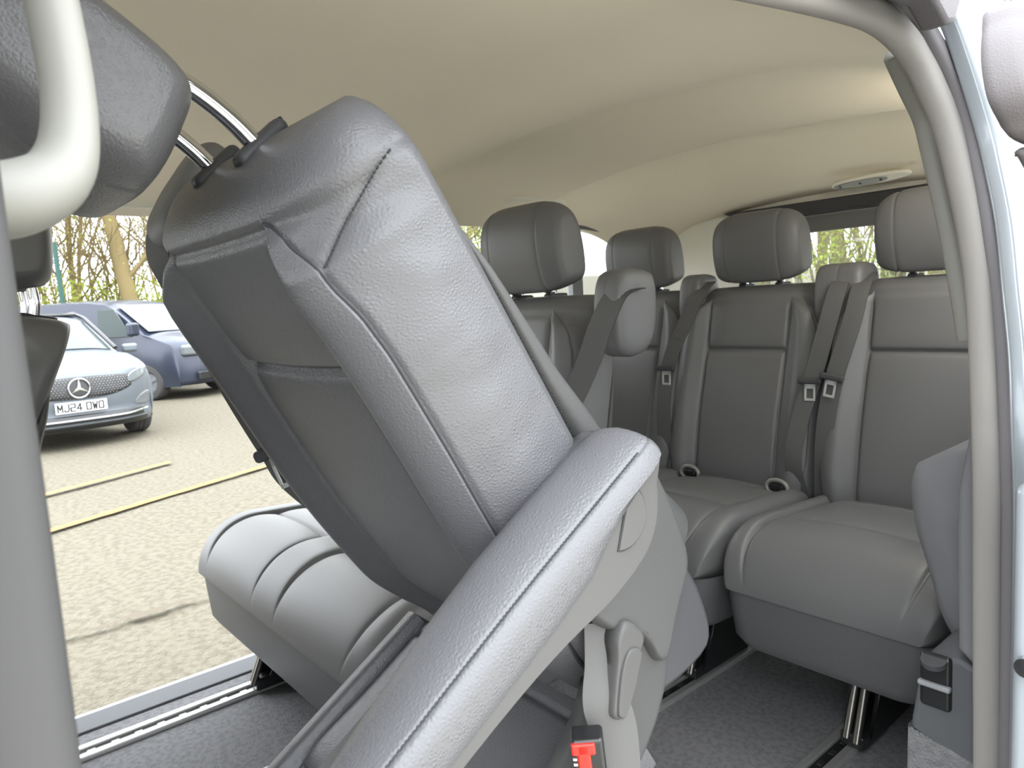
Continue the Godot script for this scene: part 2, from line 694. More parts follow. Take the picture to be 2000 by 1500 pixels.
func back_side(s: float, g: float) -> Vector2:
	# (across, forward) on the side panel, g from the front piping to the rear edge
	var wf := back_wf(s)
	var ws := maxf(wf + 0.004, back_ws(s))
	var e := back_top(s)
	var a := Vector2(wf - 0.003 * e, back_front(wf, s, wf) * e - 0.004 * e)
	var b := Vector2(ws, 0.0)
	var nd := Vector2((a - b).y, (b - a).x).normalized()
	var p := a.lerp(b, g) + nd * (0.012 * sin(PI * g) + 0.0032 * e * (1.0 - exp(-g * g / 0.0012)))
	var c := wf + (ws - wf) * sin(g * PI / 2)
	return p.lerp(Vector2(c, top_curve(c, s)), sm(0.525, 0.568, s))

func diag(g: float) -> float:
	return lerpf(0.506, 0.560, g)

func backrest(hi: bool) -> MB:
	var ci := dense(BACK_IN, 1 if hi else 0)
	var cb := dense(BACK_BO, 1 if hi else 0)
	var cs := dense(BACK_SI, 2 if hi else 0)
	var sl := []
	var s := -0.07
	while s < 0.53:
		sl.append(s)
		var near := minf(absf(s - 0.40), absf(s - 0.55) * 0.7)
		var st := 0.016 if near > 0.03 else (0.006 if near > 0.01 else 0.003)
		if hi:
			st = 0.007 if near > 0.03 else (0.004 if near > 0.01 else 0.002)
			if s > 0.49:
				st = 0.0022
		s += st
	for k in (40 if hi else 14):
		var a := PI / 2 * float(k) / (39.0 if hi else 13.0)
		sl.append(0.53 + 0.0745 * sin(a))
	var wr := FastNoiseLite.new()
	wr.seed = 4
	wr.frequency = 9.0
	wr.fractal_octaves = 2
	var rings := []
	for sv in sl:
		var e := back_top(sv)
		var wf := back_wf(sv)
		var ws := maxf(wf + 0.004, back_ws(sv))
		var wi := 0.13 * minf(1.0, wf / 0.132)
		var be := sm(0.525, 0.568, sv)
		var half := PackedVector2Array()
		for f in ci:
			var q := Vector2(f * wi, maxf(0.0, back_front(f * 0.13, sv, wf)) * e)
			half.append(q.lerp(Vector2(q.x, top_curve(q.x, sv)), be))
		for f in cb:
			var c: float = wi + (wf - wi) * f
			var q := Vector2(c, back_front(maxf(c, 0.1301), sv, wf) * e)
			half.append(q.lerp(Vector2(c, top_curve(c, sv)), be))
		half[-1] = back_side(sv, 0.0)
		for g in cs:
			var p := back_side(sv, g)
			var nd := (back_side(sv, minf(1.0, g + 0.05)) - back_side(sv, maxf(0.0, g - 0.05)))
			nd = Vector2(-nd.y, nd.x).normalized()
			p -= nd * 0.0032 * bump(sv - diag(g), 0.003) * sm(0.0, 0.05, g) * e
			if hi:
				p += nd * 0.0035 * wr.get_noise_3d(p.x * 0.5, sv * 2.0, p.y) * sin(PI * g)
			half.append(p)
		half.append(Vector2(ws - 0.003, -0.008))
		half.append(Vector2(ws - 0.012, -0.014))
		half.append(Vector2(ws * 0.6, -0.015 - 0.004 * e))
		half.append(Vector2(0.0, -0.016 - 0.004 * e))
		var ring := PackedVector3Array()
		for i in half.size():
			ring.append(V(-half[i].y, sv, half[i].x))
		for i in range(half.size() - 2, 0, -1):
			ring.append(V(-half[i].y, sv, -half[i].x))
		rings.append(ring)
	var m := MB.new()
	m.loft(rings, true, true, true)
	return m

func back_shell() -> MB:
	var rings := []
	for k in 34:
		var s := 0.035 + 0.48 * k / 33.0
		var w := 0.234 - 0.01 * sm(0.4, 0.52, s)
		var d := tab(s, [0.035, 0.07, 0.12, 0.17, 0.23, 0.33, 0.43, 0.515], [0.145, 0.132, 0.112, 0.09, 0.066, 0.042, 0.026, 0.004])
		var ring := PackedVector3Array()
		for i in 29:
			var a := PI * i / 28.0
			var c := cos(a)
			ring.append(V(0.009 + d * pow(sin(a), 0.45), s, w * signf(c) * pow(absf(c), 0.7)))
		rings.append(ring)
	var m := MB.new()
	m.loft(rings)
	return m

func head_shape(hi: bool) -> MB:
	# axes: x rearwards, y up, z across, centre of the pad
	var prof := smooth2(P2([0.052, -0.088, 0.063, -0.02, 0.056, 0.05, 0.035, 0.092, 0.0, 0.104, -0.04, 0.086, -0.058, 0.03, -0.060, -0.04, -0.05, -0.088, -0.015, -0.100, 0.03, -0.102]), 6 if hi else 4)
	var rings := []
	var cl := []
	var half := [0.0, 0.02, 0.04, 0.06, 0.07, 0.077, 0.081, 0.084, 0.087, 0.091, 0.098, 0.106, 0.114, 0.122, 0.129, 0.134, 0.138, 0.1405, 0.142]
	if hi:
		half = dense(half, 1)
	for i in range(half.size() - 1, 0, -1):
		cl.append(-half[i])
	cl.append_array(half)
	for c in cl:
		var x := clampf((absf(c) - 0.035) / 0.109, 0.0, 0.995)
		var k := pow(1.0 - pow(x, 2.7), 1.0 / 2.7)
		var ky := 0.42 + 0.58 * k
		var kx := 0.30 + 0.70 * k
		if absf(c) > 0.141:
			kx *= 0.9
			ky *= 0.9
		var gr := 1.0 - 0.035 * bump(absf(c) - 0.084, 0.003)
		var ring := PackedVector3Array()
		for p in prof:
			ring.append(V(-p.x * kx * gr, (p.y + 0.02) * ky * gr - 0.02, c))
		rings.append(ring)
	var m := MB.new()
	m.loft(rings, true, true, true)
	return m

func cushion(centres: Array, w: float, wi: float, hi := false, t0 := 0.0, bot := -0.105) -> MB:
	var cl := []
	var step := 0.009 if hi else 0.014
	var c := -(w - 0.035)
	while c < w - 0.035:
		cl.append(c)
		var near := 1.0
		for q in centres:
			near = minf(near, absf(absf(c - q) - wi))
		c += 0.0022 if near < 0.012 else (0.005 if near < 0.025 else step)
	cl.append(w - 0.035)
	var tl := []
	var t := t0
	while t < 0.46:
		tl.append(t)
		var near := minf(absf(t - 0.35), absf(t - 0.12))
		t += 0.0025 if near < 0.015 else 0.012
	for k in 17:
		tl.append(0.46 + 0.09 * sin(PI / 2 * k / 16.0))
	var rings := []
	for tv in tl:
		var roll := 1.0 - sqrt(maxf(0.0, 1.0 - pow(clampf((tv - 0.40) / 0.15, 0.0, 0.9995), 2.0)))
		var rc := 1.0 - sqrt(maxf(0.0, 1.0 - pow(clampf((tv - 0.46) / 0.09, 0.0, 1.0), 2.0)))
		var k := 1.0 - rc * 0.035 / w
		var ring := PackedVector3Array()
		var hl := []
		for cv in cl:
			var h := 0.034
			var ins := false
			for q in centres:
				var d := absf(cv - q)
				if d < wi:
					ins = true
					h += 0.010 * (1.0 - pow(d / wi, 2.0))
					h -= (0.013 * bump(tv - 0.35, 0.007) + 0.006 * bump(tv - 0.35, 0.03)) * sm(wi, wi - 0.012, d)
					h -= 0.005 * bump(tv - 0.12, 0.005)
					h -= 0.006 * sm(0.36, 0.2, tv)
				h -= 0.011 * bump(d - wi, 0.005) + 0.004 * bump(d - wi, 0.016)
			if not ins:
				h += 0.006
			h = lerpf(h, bot + 0.0005, roll)
			hl.append(h)
		for i in cl.size():
			ring.append(V(-tv, hl[i], cl[i] * k))
		for i in range(1, 7):
			var a := PI / 2 * i / 6.0
			ring.append(V(-tv, maxf(bot, hl[-1] - 0.035 * (1 - cos(a)) * (1.0 - roll)), (w - 0.035 + 0.035 * sin(a)) * k))
		ring.append(V(-tv, lerpf(maxf(-0.06, bot * 0.7), bot + 0.0002, roll), w * k))
		ring.append(V(-tv, bot, (w - 0.004) * k))
		ring.append(V(-tv, bot, -(w - 0.004) * k))
		ring.append(V(-tv, lerpf(maxf(-0.06, bot * 0.7), bot + 0.0002, roll), -w * k))
		for i in range(6, 0, -1):
			var a := PI / 2 * i / 6.0
			ring.append(V(-tv, maxf(bot, hl[0] - 0.035 * (1 - cos(a)) * (1.0 - roll)), -(w - 0.035 + 0.035 * sin(a)) * k))
		rings.append(ring)
	var m := MB.new()
	m.loft(rings, true, true, false)
	return m

func skirt(w: float) -> MB:
	var rings := []
	for q in [[-0.07, 0.0], [-0.112, 0.0], [-0.15, 0.004], [-0.215, 0.012], [-0.236, 0.026]]:
		var ring := PackedVector3Array()
		for p in rrect(0.535 - q[1] * 2.0, (w - 0.006) * 2 - q[1] * 2, 0.06, 6):
			ring.append(V(p.x - 0.275, q[0], p.y))
		rings.append(ring)
	var m := MB.new()
	m.loft(rings)
	return m

func post_path(up: float) -> PackedVector3Array:
	return smooth3(P3([V(-0.003, 0.53, 0), V(-0.022, 0.592, 0), V(-0.031, 0.618 + up * 0.3, 0), V(-0.041, 0.628 + up * 0.85, 0), V(-0.054, 0.640 + up * 1.25, 0), V(-0.066, 0.649 + up * 1.35, 0), V(-0.078, 0.668 + up * 1.4, 0)]), 5)

func headrest(root: Node3D, xf: Transform3D, up: float, tilt: float, centre: Vector3, hi: bool) -> void:
	# centre: of the pad in seat axes
	var h := part("headrest", head_shape(hi).xform(xf * Transform3D(Basis(Vector3.BACK, tilt), centre)), M.leather if hi else M.leather_fine_lifted, root)
	for z in [-0.06, 0.06]:
		var b := MB.new()
		b.tube(post_path(up), 0.0088, 16)
		b.xform(xf * Transform3D(Basis(), V(0, 0, centre.z + z)))
		part("post", b, M.chrome, h, "polished steel headrest post")
	# sleeves in the top of the backrest
	for z in [-0.06, 0.06]:
		var g := MB.new()
		g.rbox(V(0.062, 0.016, 0.024), 0.0075, xf * look(V(0.98, 0.20, 0), V(-0.20, 0.98, 0), V(-0.021, 0.603, centre.z + z)))
		var sl := part("post_sleeve", g, M.dark_plastic, root)
		if z > 0:
			var k := MB.new()
			for i in 9:
				k.rbox(V(0.0018, 0.004, 0.017), 0.0008, xf * look(V(0.98, 0.20, 0), V(-0.20, 0.98, 0), V(-0.014 + 0.0026 * i, 0.6095 + 0.0005 * i, centre.z + z)), 2)
			part("release_catch", k, M.dark_plastic, sl)

func housing(xf: Transform3D, c: float, s := 0.57) -> MB:
	# padded guide that leads the belt over the shoulder
	var prof := smooth2(P2([-0.066, -0.008, -0.055, 0.014, -0.024, 0.034, 0.008, 0.049, 0.045, 0.063, 0.068, 0.056, 0.076, 0.02, 0.06, -0.03, 0.02, -0.05, -0.02, -0.05, -0.058, -0.034]), 5)
	var rings := []
	for q in [[-0.038, 0.6], [-0.037, 0.78], [-0.033, 0.9], [-0.025, 0.97], [-0.0125, 1.0], [-0.011, 0.985], [-0.009, 1.0], [0.0, 1.01], [0.009, 1.0], [0.011, 0.985], [0.0125, 1.0], [0.025, 0.97], [0.033, 0.9], [0.037, 0.78], [0.038, 0.6]]:
		var ring := PackedVector3Array()
		for p in prof:
			ring.append(V(p.x * q[1], p.y * q[1] + s, c + q[0]))
		rings.append(ring)
	var m := MB.new()
	m.loft(rings, true, true, true)
	return m.xform(xf)

func hanging_guide(xf: Transform3D, c: float) -> MB:
	# the upright padded guide on the shoulder of an upright seat
	var m := MB.new()
	var rings := []
	for q in [[-0.036, 0.55], [-0.0355, 0.72], [-0.033, 0.86], [-0.027, 0.96], [-0.018, 1.0], [-0.0015, 1.0], [0.0, 0.985], [0.0015, 1.0], [0.018, 1.0], [0.027, 0.96], [0.033, 0.86], [0.0355, 0.72], [0.036, 0.55]]:
		var ring := PackedVector3Array()
		for p in smooth2(P2([-0.058, 0.02, -0.050, 0.060, -0.028, 0.078, 0.03, 0.078, 0.052, 0.06, 0.055, 0.0, 0.045, -0.05, 0.02, -0.076, -0.020, -0.082, -0.046, -0.066, -0.058, -0.03]), 5):
			ring.append(V(p.x * q[1], p.y * q[1], q[0]))
		rings.append(ring)
	m.loft(rings, true, true, true)
	return m.xform(xf * Transform3D(Basis(Vector3.BACK, deg_to_rad(10.0)).scaled(Vector3(1.1, 1.1, 1.1)), V(-0.06, 0.552, c)))

func leg(root: Node3D, at: Vector3) -> void:
	# at: floor point of the leg in the root's axes
	var b := MB.new()
	b.ext(P2([-0.10, 0.03, 0.10, 0.03, 0.115, 0.06, 0.05, 0.22, -0.06, 0.22, -0.075, 0.12]), 0.012, 0.002, Transform3D(Basis(), at + V(0, 0, -0.028)))
	b.ext(P2([-0.09, 0.03, 0.10, 0.03, 0.115, 0.06, 0.06, 0.2, -0.02, 0.2, -0.05, 0.11]), 0.01, 0.002, Transform3D(Basis(), at + V(0, 0, 0.018)))
	b.rbox(V(0.24, 0.03, 0.05), 0.006, Transform3D(Basis(), at + V(0.0, 0.028, 0)))
	var l := part("leg", b, M.black_gloss, root)
	var s := MB.new()
	s.tube(P3([at + V(-0.125, 0.03, 0.012), at + V(-0.07, 0.15, 0.010)]), 0.0085, 10)
	part("strut", s, M.steel_dark, l)
	s = MB.new()
	s.tube(P3([at + V(-0.118, 0.03, -0.012), at + V(-0.063, 0.15, -0.012)]), 0.0085, 10)
	part("strut", s, M.steel_dark, l)
	var t := MB.new()
	t.rbox(V(0.05, 0.055, 0.045), 0.012, Transform3D(Basis(), at + V(-0.06, 0.175, 0)))
	part("latch", t, M.dark_plastic, l)
	t = MB.new()
	t.tube(P3([at + V(0.06, 0.12, -0.03), at + V(0.06, 0.12, 0.05)]), 0.017, 14)
	t.tube(P3([at + V(0.06, 0.12, 0.05), at + V(0.06, 0.12, 0.058)]), 0.009, 12)
	part("hinge_bolt", t, M.dark_plastic, l)

func tilt_xf(deg_back: float, hinge: Vector3) -> Transform3D:
	# seat axes to root axes; deg_back > 0 leans rearwards
	return Transform3D(Basis(Vector3.BACK, deg_to_rad(-deg_back)), hinge)

func recliner(xf: Transform3D, c: float) -> MB:
	var b := MB.new()
	b.ext(smooth2(P2([-0.06, -0.05, 0.03, -0.08, 0.055, -0.02, 0.05, 0.06, 0.03, 0.16, -0.01, 0.16, -0.04, 0.06, -0.07, 0.0]), 5), 0.022, 0.007, xf * Transform3D(Basis(), V(0, 0, c)))
	return b

func seat_unit(root: Node3D, xf: Transform3D, cs: Array, box: Array, head_up: float, head_tilt: float, head_at: Vector2, hi: bool) -> void:
	# cs: seat centres across, in root axes; parts are built in place
	var lm: Material = M.leather if hi else M.leather_fine_lifted
	for i in cs.size():
		var x: Transform3D = xf * Transform3D(Basis(), V(0, 0, cs[i]))
		var bk := part("backrest", backrest(hi).xform(x), lm, root)
		part("back_shell", back_shell().xform(x), M.grained_plastic, bk, "grained plastic shell behind the backrest")
		headrest(root, x, head_up, head_tilt, V(-head_at.y, head_at.x, 0), hi)
		if box.size():
			part("belt_guide", hanging_guide(x, box[i]), M.leather_fine_lifted, root)
		for sd in [-1.0, 1.0]:
			part("recliner_cover", recliner(x, sd * 0.237 - 0.011), M.dark_plastic, root)

# ------------------------------------------------------------------ van shell
func box(b: MB, x0: float, x1: float, y0: float, y1: float, z0: float, z1: float, r := 0.004) -> void:
	b.rbox(V(absf(x1 - x0), absf(y1 - y0), absf(z1 - z0)), r, Transform3D(Basis(), V((x0 + x1) / 2, (y0 + y1) / 2, (z0 + z1) / 2)))

func ceil_y(x: float, z: float) -> float:
	var d := absf(z + 1.2)
	var y := 1.432 - 0.030 * pow(d / 0.5, 2.0) - 1.3 * pow(maxf(0.0, d - 0.60), 2.0)
	var mid := sm(0.86, 0.60, d)
	# roof bows: two shallow cross ribs, then the roll down to the tailgate
	y -= 0.036 * mid * (sm(1.02, 1.25, x) - sm(1.27, 1.38, x))
	y += 0.006 * mid * sm(1.44, 1.452, x)
	y -= 0.046 * mid * sm(1.50, 1.84, x)
	y += 0.052 * mid * sm(1.85, 1.95, x)
	y -= 0.0035 * bump(x - 0.56, 0.004)
	y -= 0.15 * pow(sm(2.08, 2.56, x), 1.2)
	return y

func shell() -> void:
	# floor with the step wells at both side doors
	var b := MB.new()
	box(b, -1.3, 2.62, -0.05, 0.0, -1.95, -0.42, 0.002)
	struct("floor", b, M.carpet)
	for sd in [0, 1]:
		b = MB.new()
		var z0: float = [-1.95, -0.42][sd]
		var z1: float = [-2.035, -0.335][sd]
		box(b, -1.3, 2.62, -0.05, 0.006, z0, z1, 0.004)
		struct(["trim_1", "trim_2"][sd], b, M.sill_plastic)
		b = MB.new()
		var z2: float = [-2.075, -0.295][sd]
		box(b, -0.02, 1.05, -0.06, -0.012, z1, z2, 0.006)
		struct(["trim_3", "trim_4"][sd], b, M.sill_grey)
		b = MB.new()
		var z3: float = [-2.13, -0.24][sd]
		box(b, -1.3, 2.7, -0.30, -0.03, z2, z3, 0.01)
		struct(["trim_5", "trim_6"][sd], b, M.silver_paint)
	b = MB.new()
	box(b, -1.3, 2.7, -0.20, -0.05, -2.06, -0.31)
	struct("trim_7", b, M.dark_plastic)
	# ceiling: lined underside and the painted roof over it
	var nx := 260
	var nz := 60
	var pv := PackedVector3Array()
	for j in nz:
		for i in nx:
			var x := lerpf(-1.3, 2.56, float(i) / (nx - 1))
			var z := lerpf(-2.07, -0.41, float(j) / (nz - 1))
			pv.append(V(x, ceil_y(x, z), z))
	b = MB.new()
	b.grid(pv, nx, nz, false, 1)
	var roof := PackedVector3Array()
	for p in pv:
		roof.append(p + V(0, 0.10, 0))
	var edge := MB.new()
	edge.grid(roof, nx, nz, false, -1)
	# close the rim
	var rim := PackedInt32Array()
	var rv := PackedVector3Array()
	var loop := []
	for i in nx:
		loop.append(i)
	for j in range(1, nz):
		loop.append(j * nx + nx - 1)
	for i in range(nx - 2, -1, -1):
		loop.append((nz - 1) * nx + i)
	for j in range(nz - 2, 0, -1):
		loop.append(j * nx)
	for k in loop:
		rv.append(pv[k])
		rv.append(roof[k])
	for k in loop.size():
		var q := (k + 1) % loop.size()
		rim.append_array([k * 2, k * 2 + 1, q * 2, q * 2, k * 2 + 1, q * 2 + 1])
	edge.patch(rv, rim, PackedVector2Array(), 1)
	struct("ceiling", b, M.headliner)
	struct("trim_8", edge, M.silver_paint)

	# far side: cant rail, rear quarter with its window, pillar behind the open door
	b = MB.new()
	box(b, -1.3, 2.6, 1.295, 1.42, -2.16, -2.045, 0.02)
	struct("trim_9", b, M.pale_trim)
	b = MB.new()
	box(b, -0.05, 1.1, 1.262, 1.30, -2.10, -2.03, 0.008)
	box(b, -0.05, 1.1, 1.315, 1.335, -2.07, -2.025, 0.006)
	struct("trim_10", b, M.pale_trim)
	b = MB.new()
	var outer := P2([1.02, 0.0, 2.62, 0.0, 2.62, 1.34, 1.02, 1.34])
	var hole := smooth2(P2([1.24, 0.98, 1.24, 1.22, 1.27, 1.268, 1.35, 1.278, 1.9, 1.272, 2.22, 1.25, 2.40, 1.20, 2.48, 1.12, 2.50, 1.02, 2.46, 0.965, 2.35, 0.95, 1.32, 0.945]), 4)
	frame(b, outer, hole, -2.16, -2.06)
	struct("wall_right", b, M.pale_trim)
	b = MB.new()
	var inner := MB.inset(hole, 0.014)
	frame(b, hole, inner, -2.13, -2.085)
	struct("trim_11", b, M.dark_rubber)
	b = MB.new()
	frame(b, MB.inset(hole, 0.012), MB.inset(hole, -0.012), -2.08, -2.052)
	struct("trim_31", b, M.dark_rubber)
	b = MB.new()
	b.ext(hole, 0.004, 0.0, Transform3D(Basis(), V(0, 0, -2.12)))
	struct("window_1", b, M.glass)
	b = MB.new()
	box(b, 2.10, 2.16, 0.95, 1.27, -2.12, -2.09, 0.004)
	struct("trim_12", b, M.sill_grey)
	# near side behind the door opening
	b = MB.new()
	hole = smooth2(P2([1.24, 0.86, 1.26, 1.16, 1.35, 1.2, 1.9, 1.2, 2.30, 1.18, 2.42, 1.05, 2.40, 0.88, 2.3, 0.84, 1.32, 0.83]), 4)
	frame(b, P2([1.09, 0.0, 2.62, 0.0, 2.62, 1.32, 1.09, 1.30]), hole, -0.312, -0.27)
	struct("wall_left", b, M.pale_trim)
	b = MB.new()
	b.ext(hole, 0.004, 0.0, Transform3D(Basis(), V(0, 0, -0.31)))
	struct("window_2", b, M.glass)
	# rear: corner panels, tailgate frame and glass
	b = MB.new()
	hole = smooth2(P2([-1.60, 0.80, -1.62, 0.9, -1.60, 1.15, -1.57, 1.205, -1.50, 1.215, -0.9, 1.215, -0.8, 1.2, -0.76, 1.1, -0.76, 0.9, -0.8, 0.8, -0.9, 0.78, -1.5, 0.78]), 3)
	frame(b, P2([-2.16, 0.0, -0.27, 0.0, -0.27, 1.42, -2.16, 1.42]), hole, 2.56, 2.66, true)
	struct("wall_back", b, M.pale_trim)
	b = MB.new()
	frame(b, MB.inset(hole, -0.055), hole, 2.545, 2.575, true)
	struct("trim_13", b, M.tail_trim)
	b = MB.new()
	b.ext(hole, 0.004, 0.0, Transform3D(Basis(Vector3(0, 0, 1), Vector3.UP, Vector3(-1, 0, 0)), V(2.62, 0, 0)))
	struct("window_3", b, M.glass)
	b = MB.new()
	b.ext(P2([-1.66, 1.268, -0.7, 1.268, -0.7, 1.222, -1.56, 1.222]), 0.05, 0.008, Transform3D(Basis(Vector3(0, 0, 1), Vector3.UP, Vector3(-1, 0, 0)), V(2.56, 0, 0)))
	struct("trim_14", b, M.dark_plastic)
	# front cab: bulkhead below the windscreen, doors with their glass
	b = MB.new()
	box(b, -1.35, -1.2, -0.05, 0.8, -2.13, -0.27)
	struct("wall_front", b, M.dark_plastic)
	b = MB.new()
	b.ext(P2([-2.1, 0.8, -0.3, 0.8, -0.35, 1.42, -2.05, 1.42]), 0.005, 0.0, Transform3D(Basis(Vector3(0, 0, 1), Vector3.UP, Vector3(-1, 0, 0)), V(-1.27, 0, 0)))
	struct("window_4", b, M.glass)
	for sd in [0, 1]:
		b = MB.new()
		var zz: Array = [[-2.16, -2.06], [-0.36, -0.27]][sd]
		frame(b, P2([-1.35, -0.05, 0.0, -0.05, 0.0, 1.34, -1.35, 1.34]), P2([-1.25, 0.75, -0.16, 0.75, -0.14, 1.2, -1.25, 1.2]), zz[0], zz[1])
		struct(["door_1", "door_2"][sd], b, M.pillar_trim)
		b = MB.new()
		b.ext(P2([-1.25, 0.75, -0.16, 0.75, -0.14, 1.2, -1.25, 1.2]), 0.004, 0.0, Transform3D(Basis(), V(0, 0, (zz[0] + zz[1]) / 2)))
		struct(["window_5", "window_6"][sd], b, M.glass)
	near_opening()

func frame(b: MB, outer: PackedVector2Array, hole: PackedVector2Array, z0: float, z1: float, across := false) -> void:
	# a plate with a hole, from z0 to z1 (or along x when across: polygon x is then world z)
	var o := outer.duplicate()
	var ar := 0.0
	for i in hole.size():
		ar += hole[i].cross(hole[(i + 1) % hole.size()])
	var h := hole.duplicate()
	if ar < 0:
		h.reverse()
	ar = 0.0
	for i in o.size():
		ar += o[i].cross(o[(i + 1) % o.size()])
	if ar < 0:
		o.reverse()
	# walk the hole and send every point to the outline along its own direction
	var c := Vector2.ZERO
	for p in h:
		c += p
	c /= h.size()
	var out := PackedVector2Array()
	if o.size() == h.size():
		out = o
	else:
		# add the outline's corners as extra hole directions
		var pts := []
		for p in h:
			pts.append([(p - c).angle(), p])
		for q in o:
			var dir := (q - c).normalized()
			var best := c
			var bd := -1.0
			for i in h.size():
				var r = Geometry2D.segment_intersects_segment(c, c + dir * 20.0, h[i], h[(i + 1) % h.size()])
				if r != null and (r - c).length() > bd:
					bd = (r - c).length()
					best = r
			pts.append([(q - c).angle(), best])
		pts.sort_custom(func(a, d): return a[0] < d[0])
		h = PackedVector2Array()
		for p in pts:
			h.append(p[1])
			var dir := Vector2.from_angle(p[0])
			var hit := c
			for i in o.size():
				var r = Geometry2D.segment_intersects_segment(c, c + dir * 20.0, o[i], o[(i + 1) % o.size()] + (o[(i + 1) % o.size()] - o[i]) * 0.0001)
				if r != null:
					hit = r
			out.append(hit)
	var m := h.size()
	var mk := func(p: Vector2, z: float) -> Vector3: return V(z, p.y, p.x) if across else V(p.x, p.y, z)
	for q in [[h, z0, h, z1], [h, z1, out, z1], [out, z1, out, z0], [out, z0, h, z0]]:
		var pv := PackedVector3Array()
		for p in q[0]:
			pv.append(mk.call(p, q[1]))
		for p in q[2]:
			pv.append(mk.call(p, q[3]))
		b.grid(pv, m, 2, true, -1 if across else 1)

func near_opening() -> void:
	# door seal: one loop round the opening
	var loop := P3([V(0.300, 1.225, -0.371), V(0.527, 1.232, -0.373), V(0.608, 1.245, -0.376), V(0.802, 1.266, -0.381), V(0.911, 1.268, -0.381), V(0.979, 1.242, -0.375), V(1.008, 1.202, -0.365), V(1.028, 1.156, -0.354), V(1.035, 1.092, -0.341), V(1.034, 1.016, -0.326), V(1.022, 0.932, -0.312), V(0.987, 0.748, -0.292), V(0.988, 0.620, -0.290), V(0.994, 0.485, -0.290), V(1.000, 0.344, -0.290), V(1.000, 0.1, -0.290), V(0.97, 0.03, -0.290), V(0.90, 0.012, -0.290), V(0.2, 0.012, -0.290), V(0.07, 0.03, -0.29), V(0.028, 0.1, -0.29), V(0.0165, 0.4, -0.29), V(0.0145, 0.7, -0.29), V(0.0155, 0.9, -0.30), V(0.017, 1.03, -0.322), V(0.022, 1.12, -0.345), V(0.045, 1.19, -0.364), V(0.12, 1.215, -0.37)])
	var path := smooth3(loop, 6, true)
	path.append(path[0])
	path.append(path[1])
	var b := MB.new()
	b.sweep(path.slice(0, 116), rrect(0.030, 0.036, 0.013, 4), [Vector3.BACK])
	struct("trim_15", b, M.rubber)
	b = MB.new()
	b.sweep(path.slice(115), rrect(0.026, 0.036, 0.011, 4), [Vector3.BACK])
	struct("trim_28", b, M.rubber_dimmed)  # front post run of the same seal, colour darkened against the bright daylight
	b = MB.new()
	var lip := PackedVector3Array()
	for i in range(115, path.size()):
		lip.append(path[i] + V(-0.020 if i < 160 else 0.0, 0.0 if i < 160 else 0.02, 0.010))
	b.sweep(lip, rrect(0.016, 0.014, 0.005, 3), [Vector3.BACK])
	struct("trim_29", b, M.rubber_dimmed)
	var p2 := smooth3(P3([V(0.3, 1.258, -0.36), V(0.722, 1.284, -0.363), V(0.842, 1.295, -0.367), V(0.945, 1.292, -0.368), V(0.992, 1.255, -0.358), V(1.026, 1.215, -0.348), V(1.043, 1.159, -0.335), V(1.041, 1.089, -0.320), V(1.033, 1.014, -0.306), V(1.022, 0.931, -0.292), V(1.004, 0.840, -0.280), V(0.990, 0.750, -0.272), V(0.993, 0.623, -0.270), V(0.997, 0.491, -0.270), V(0.999, 0.355, -0.270), V(1.0, 0.05, -0.27)]), 5)
	b = MB.new()
	b.sweep(p2, rrect(0.016, 0.022, 0.006, 3), [Vector3.BACK])
	struct("trim_16", b, M.dark_rubber)
	# painted flange of the body outside the seal
	var p3 := smooth3(P3([V(0.3, 1.32, -0.35), V(0.7, 1.345, -0.352), V(0.92, 1.345, -0.352), V(0.998, 1.300, -0.345), V(1.030, 1.240, -0.333), V(1.050, 1.165, -0.318), V(1.052, 1.098, -0.304), V(1.046, 1.029, -0.290), V(1.029, 0.949, -0.277), V(1.014, 0.871, -0.265), V(1.000, 0.787, -0.257), V(0.997, 0.694, -0.252), V(1.003, 0.435, -0.252), V(1.0, 0.0, -0.252)]), 5)
	b = MB.new()
	b.sweep(p3, rrect(0.022, 0.05, 0.006, 3), [Vector3.BACK])
	struct("trim_17", b, M.silver_paint)
	# inner trim between seal and lining: the pale band over the door and the cream strip down the pillar
	var p4 := PackedVector3Array()
	for i in range(0, 33):
		p4.append(path[i] + V(0.0, 0.0, -0.018))
	b = MB.new()
	var rings := PackedVector3Array()
	for p in p4:
		for k in 7:
			var f := k / 6.0
			var q: Vector3 = p.lerp(V(p.x + 0.02, ceil_y(minf(p.x, 1.9), -0.50) + 0.005, -0.50), f)
			if p.y < 1.15:
				q = p + V(0.03, 0.01, -0.05) * f
			q.y += 0.012 * sin(PI * f)
			rings.append(q)
	b.grid(rings, 7, p4.size(), false, 1)
	struct("trim_18", b, M.pale_trim)
	var cr := smooth3(P3([V(1.000, 1.255, -0.407), V(1.033, 1.220, -0.403), V(1.057, 1.183, -0.395), V(1.060, 1.146, -0.387), V(1.063, 1.092, -0.376), V(1.064, 1.011, -0.360), V(1.065, 0.937, -0.348), V(1.066, 0.889, -0.341)]), 5)
	b = MB.new()
	b.sweep(cr, rrect(0.022, 0.03, 0.008, 3), [V(0.2, 0, 1)])
	struct("trim_19", b, M.cream_plastic)

# ------------------------------------------------------------------ details inside the van
func st(xf: Transform3D, s: float, t: float, c: float) -> Vector3:
	return xf * V(-t, s, c)

func stpoly(a: Array) -> PackedVector2Array:
	# flat s, t list to a polygon in the seat's xy plane
	var o := PackedVector2Array()
	for i in range(0, a.size(), 2):
		o.append(Vector2(-a[i + 1], a[i]))
	return o

func ribbon(path: PackedVector3Array, sides: Array, w := 0.046, th := 0.0022) -> MB:
	var b := MB.new()
	b.sweep(path, P2([-w / 2, -th / 2, w / 2, -th / 2, w / 2, th / 2, -w / 2, th / 2]), sides)
	return b

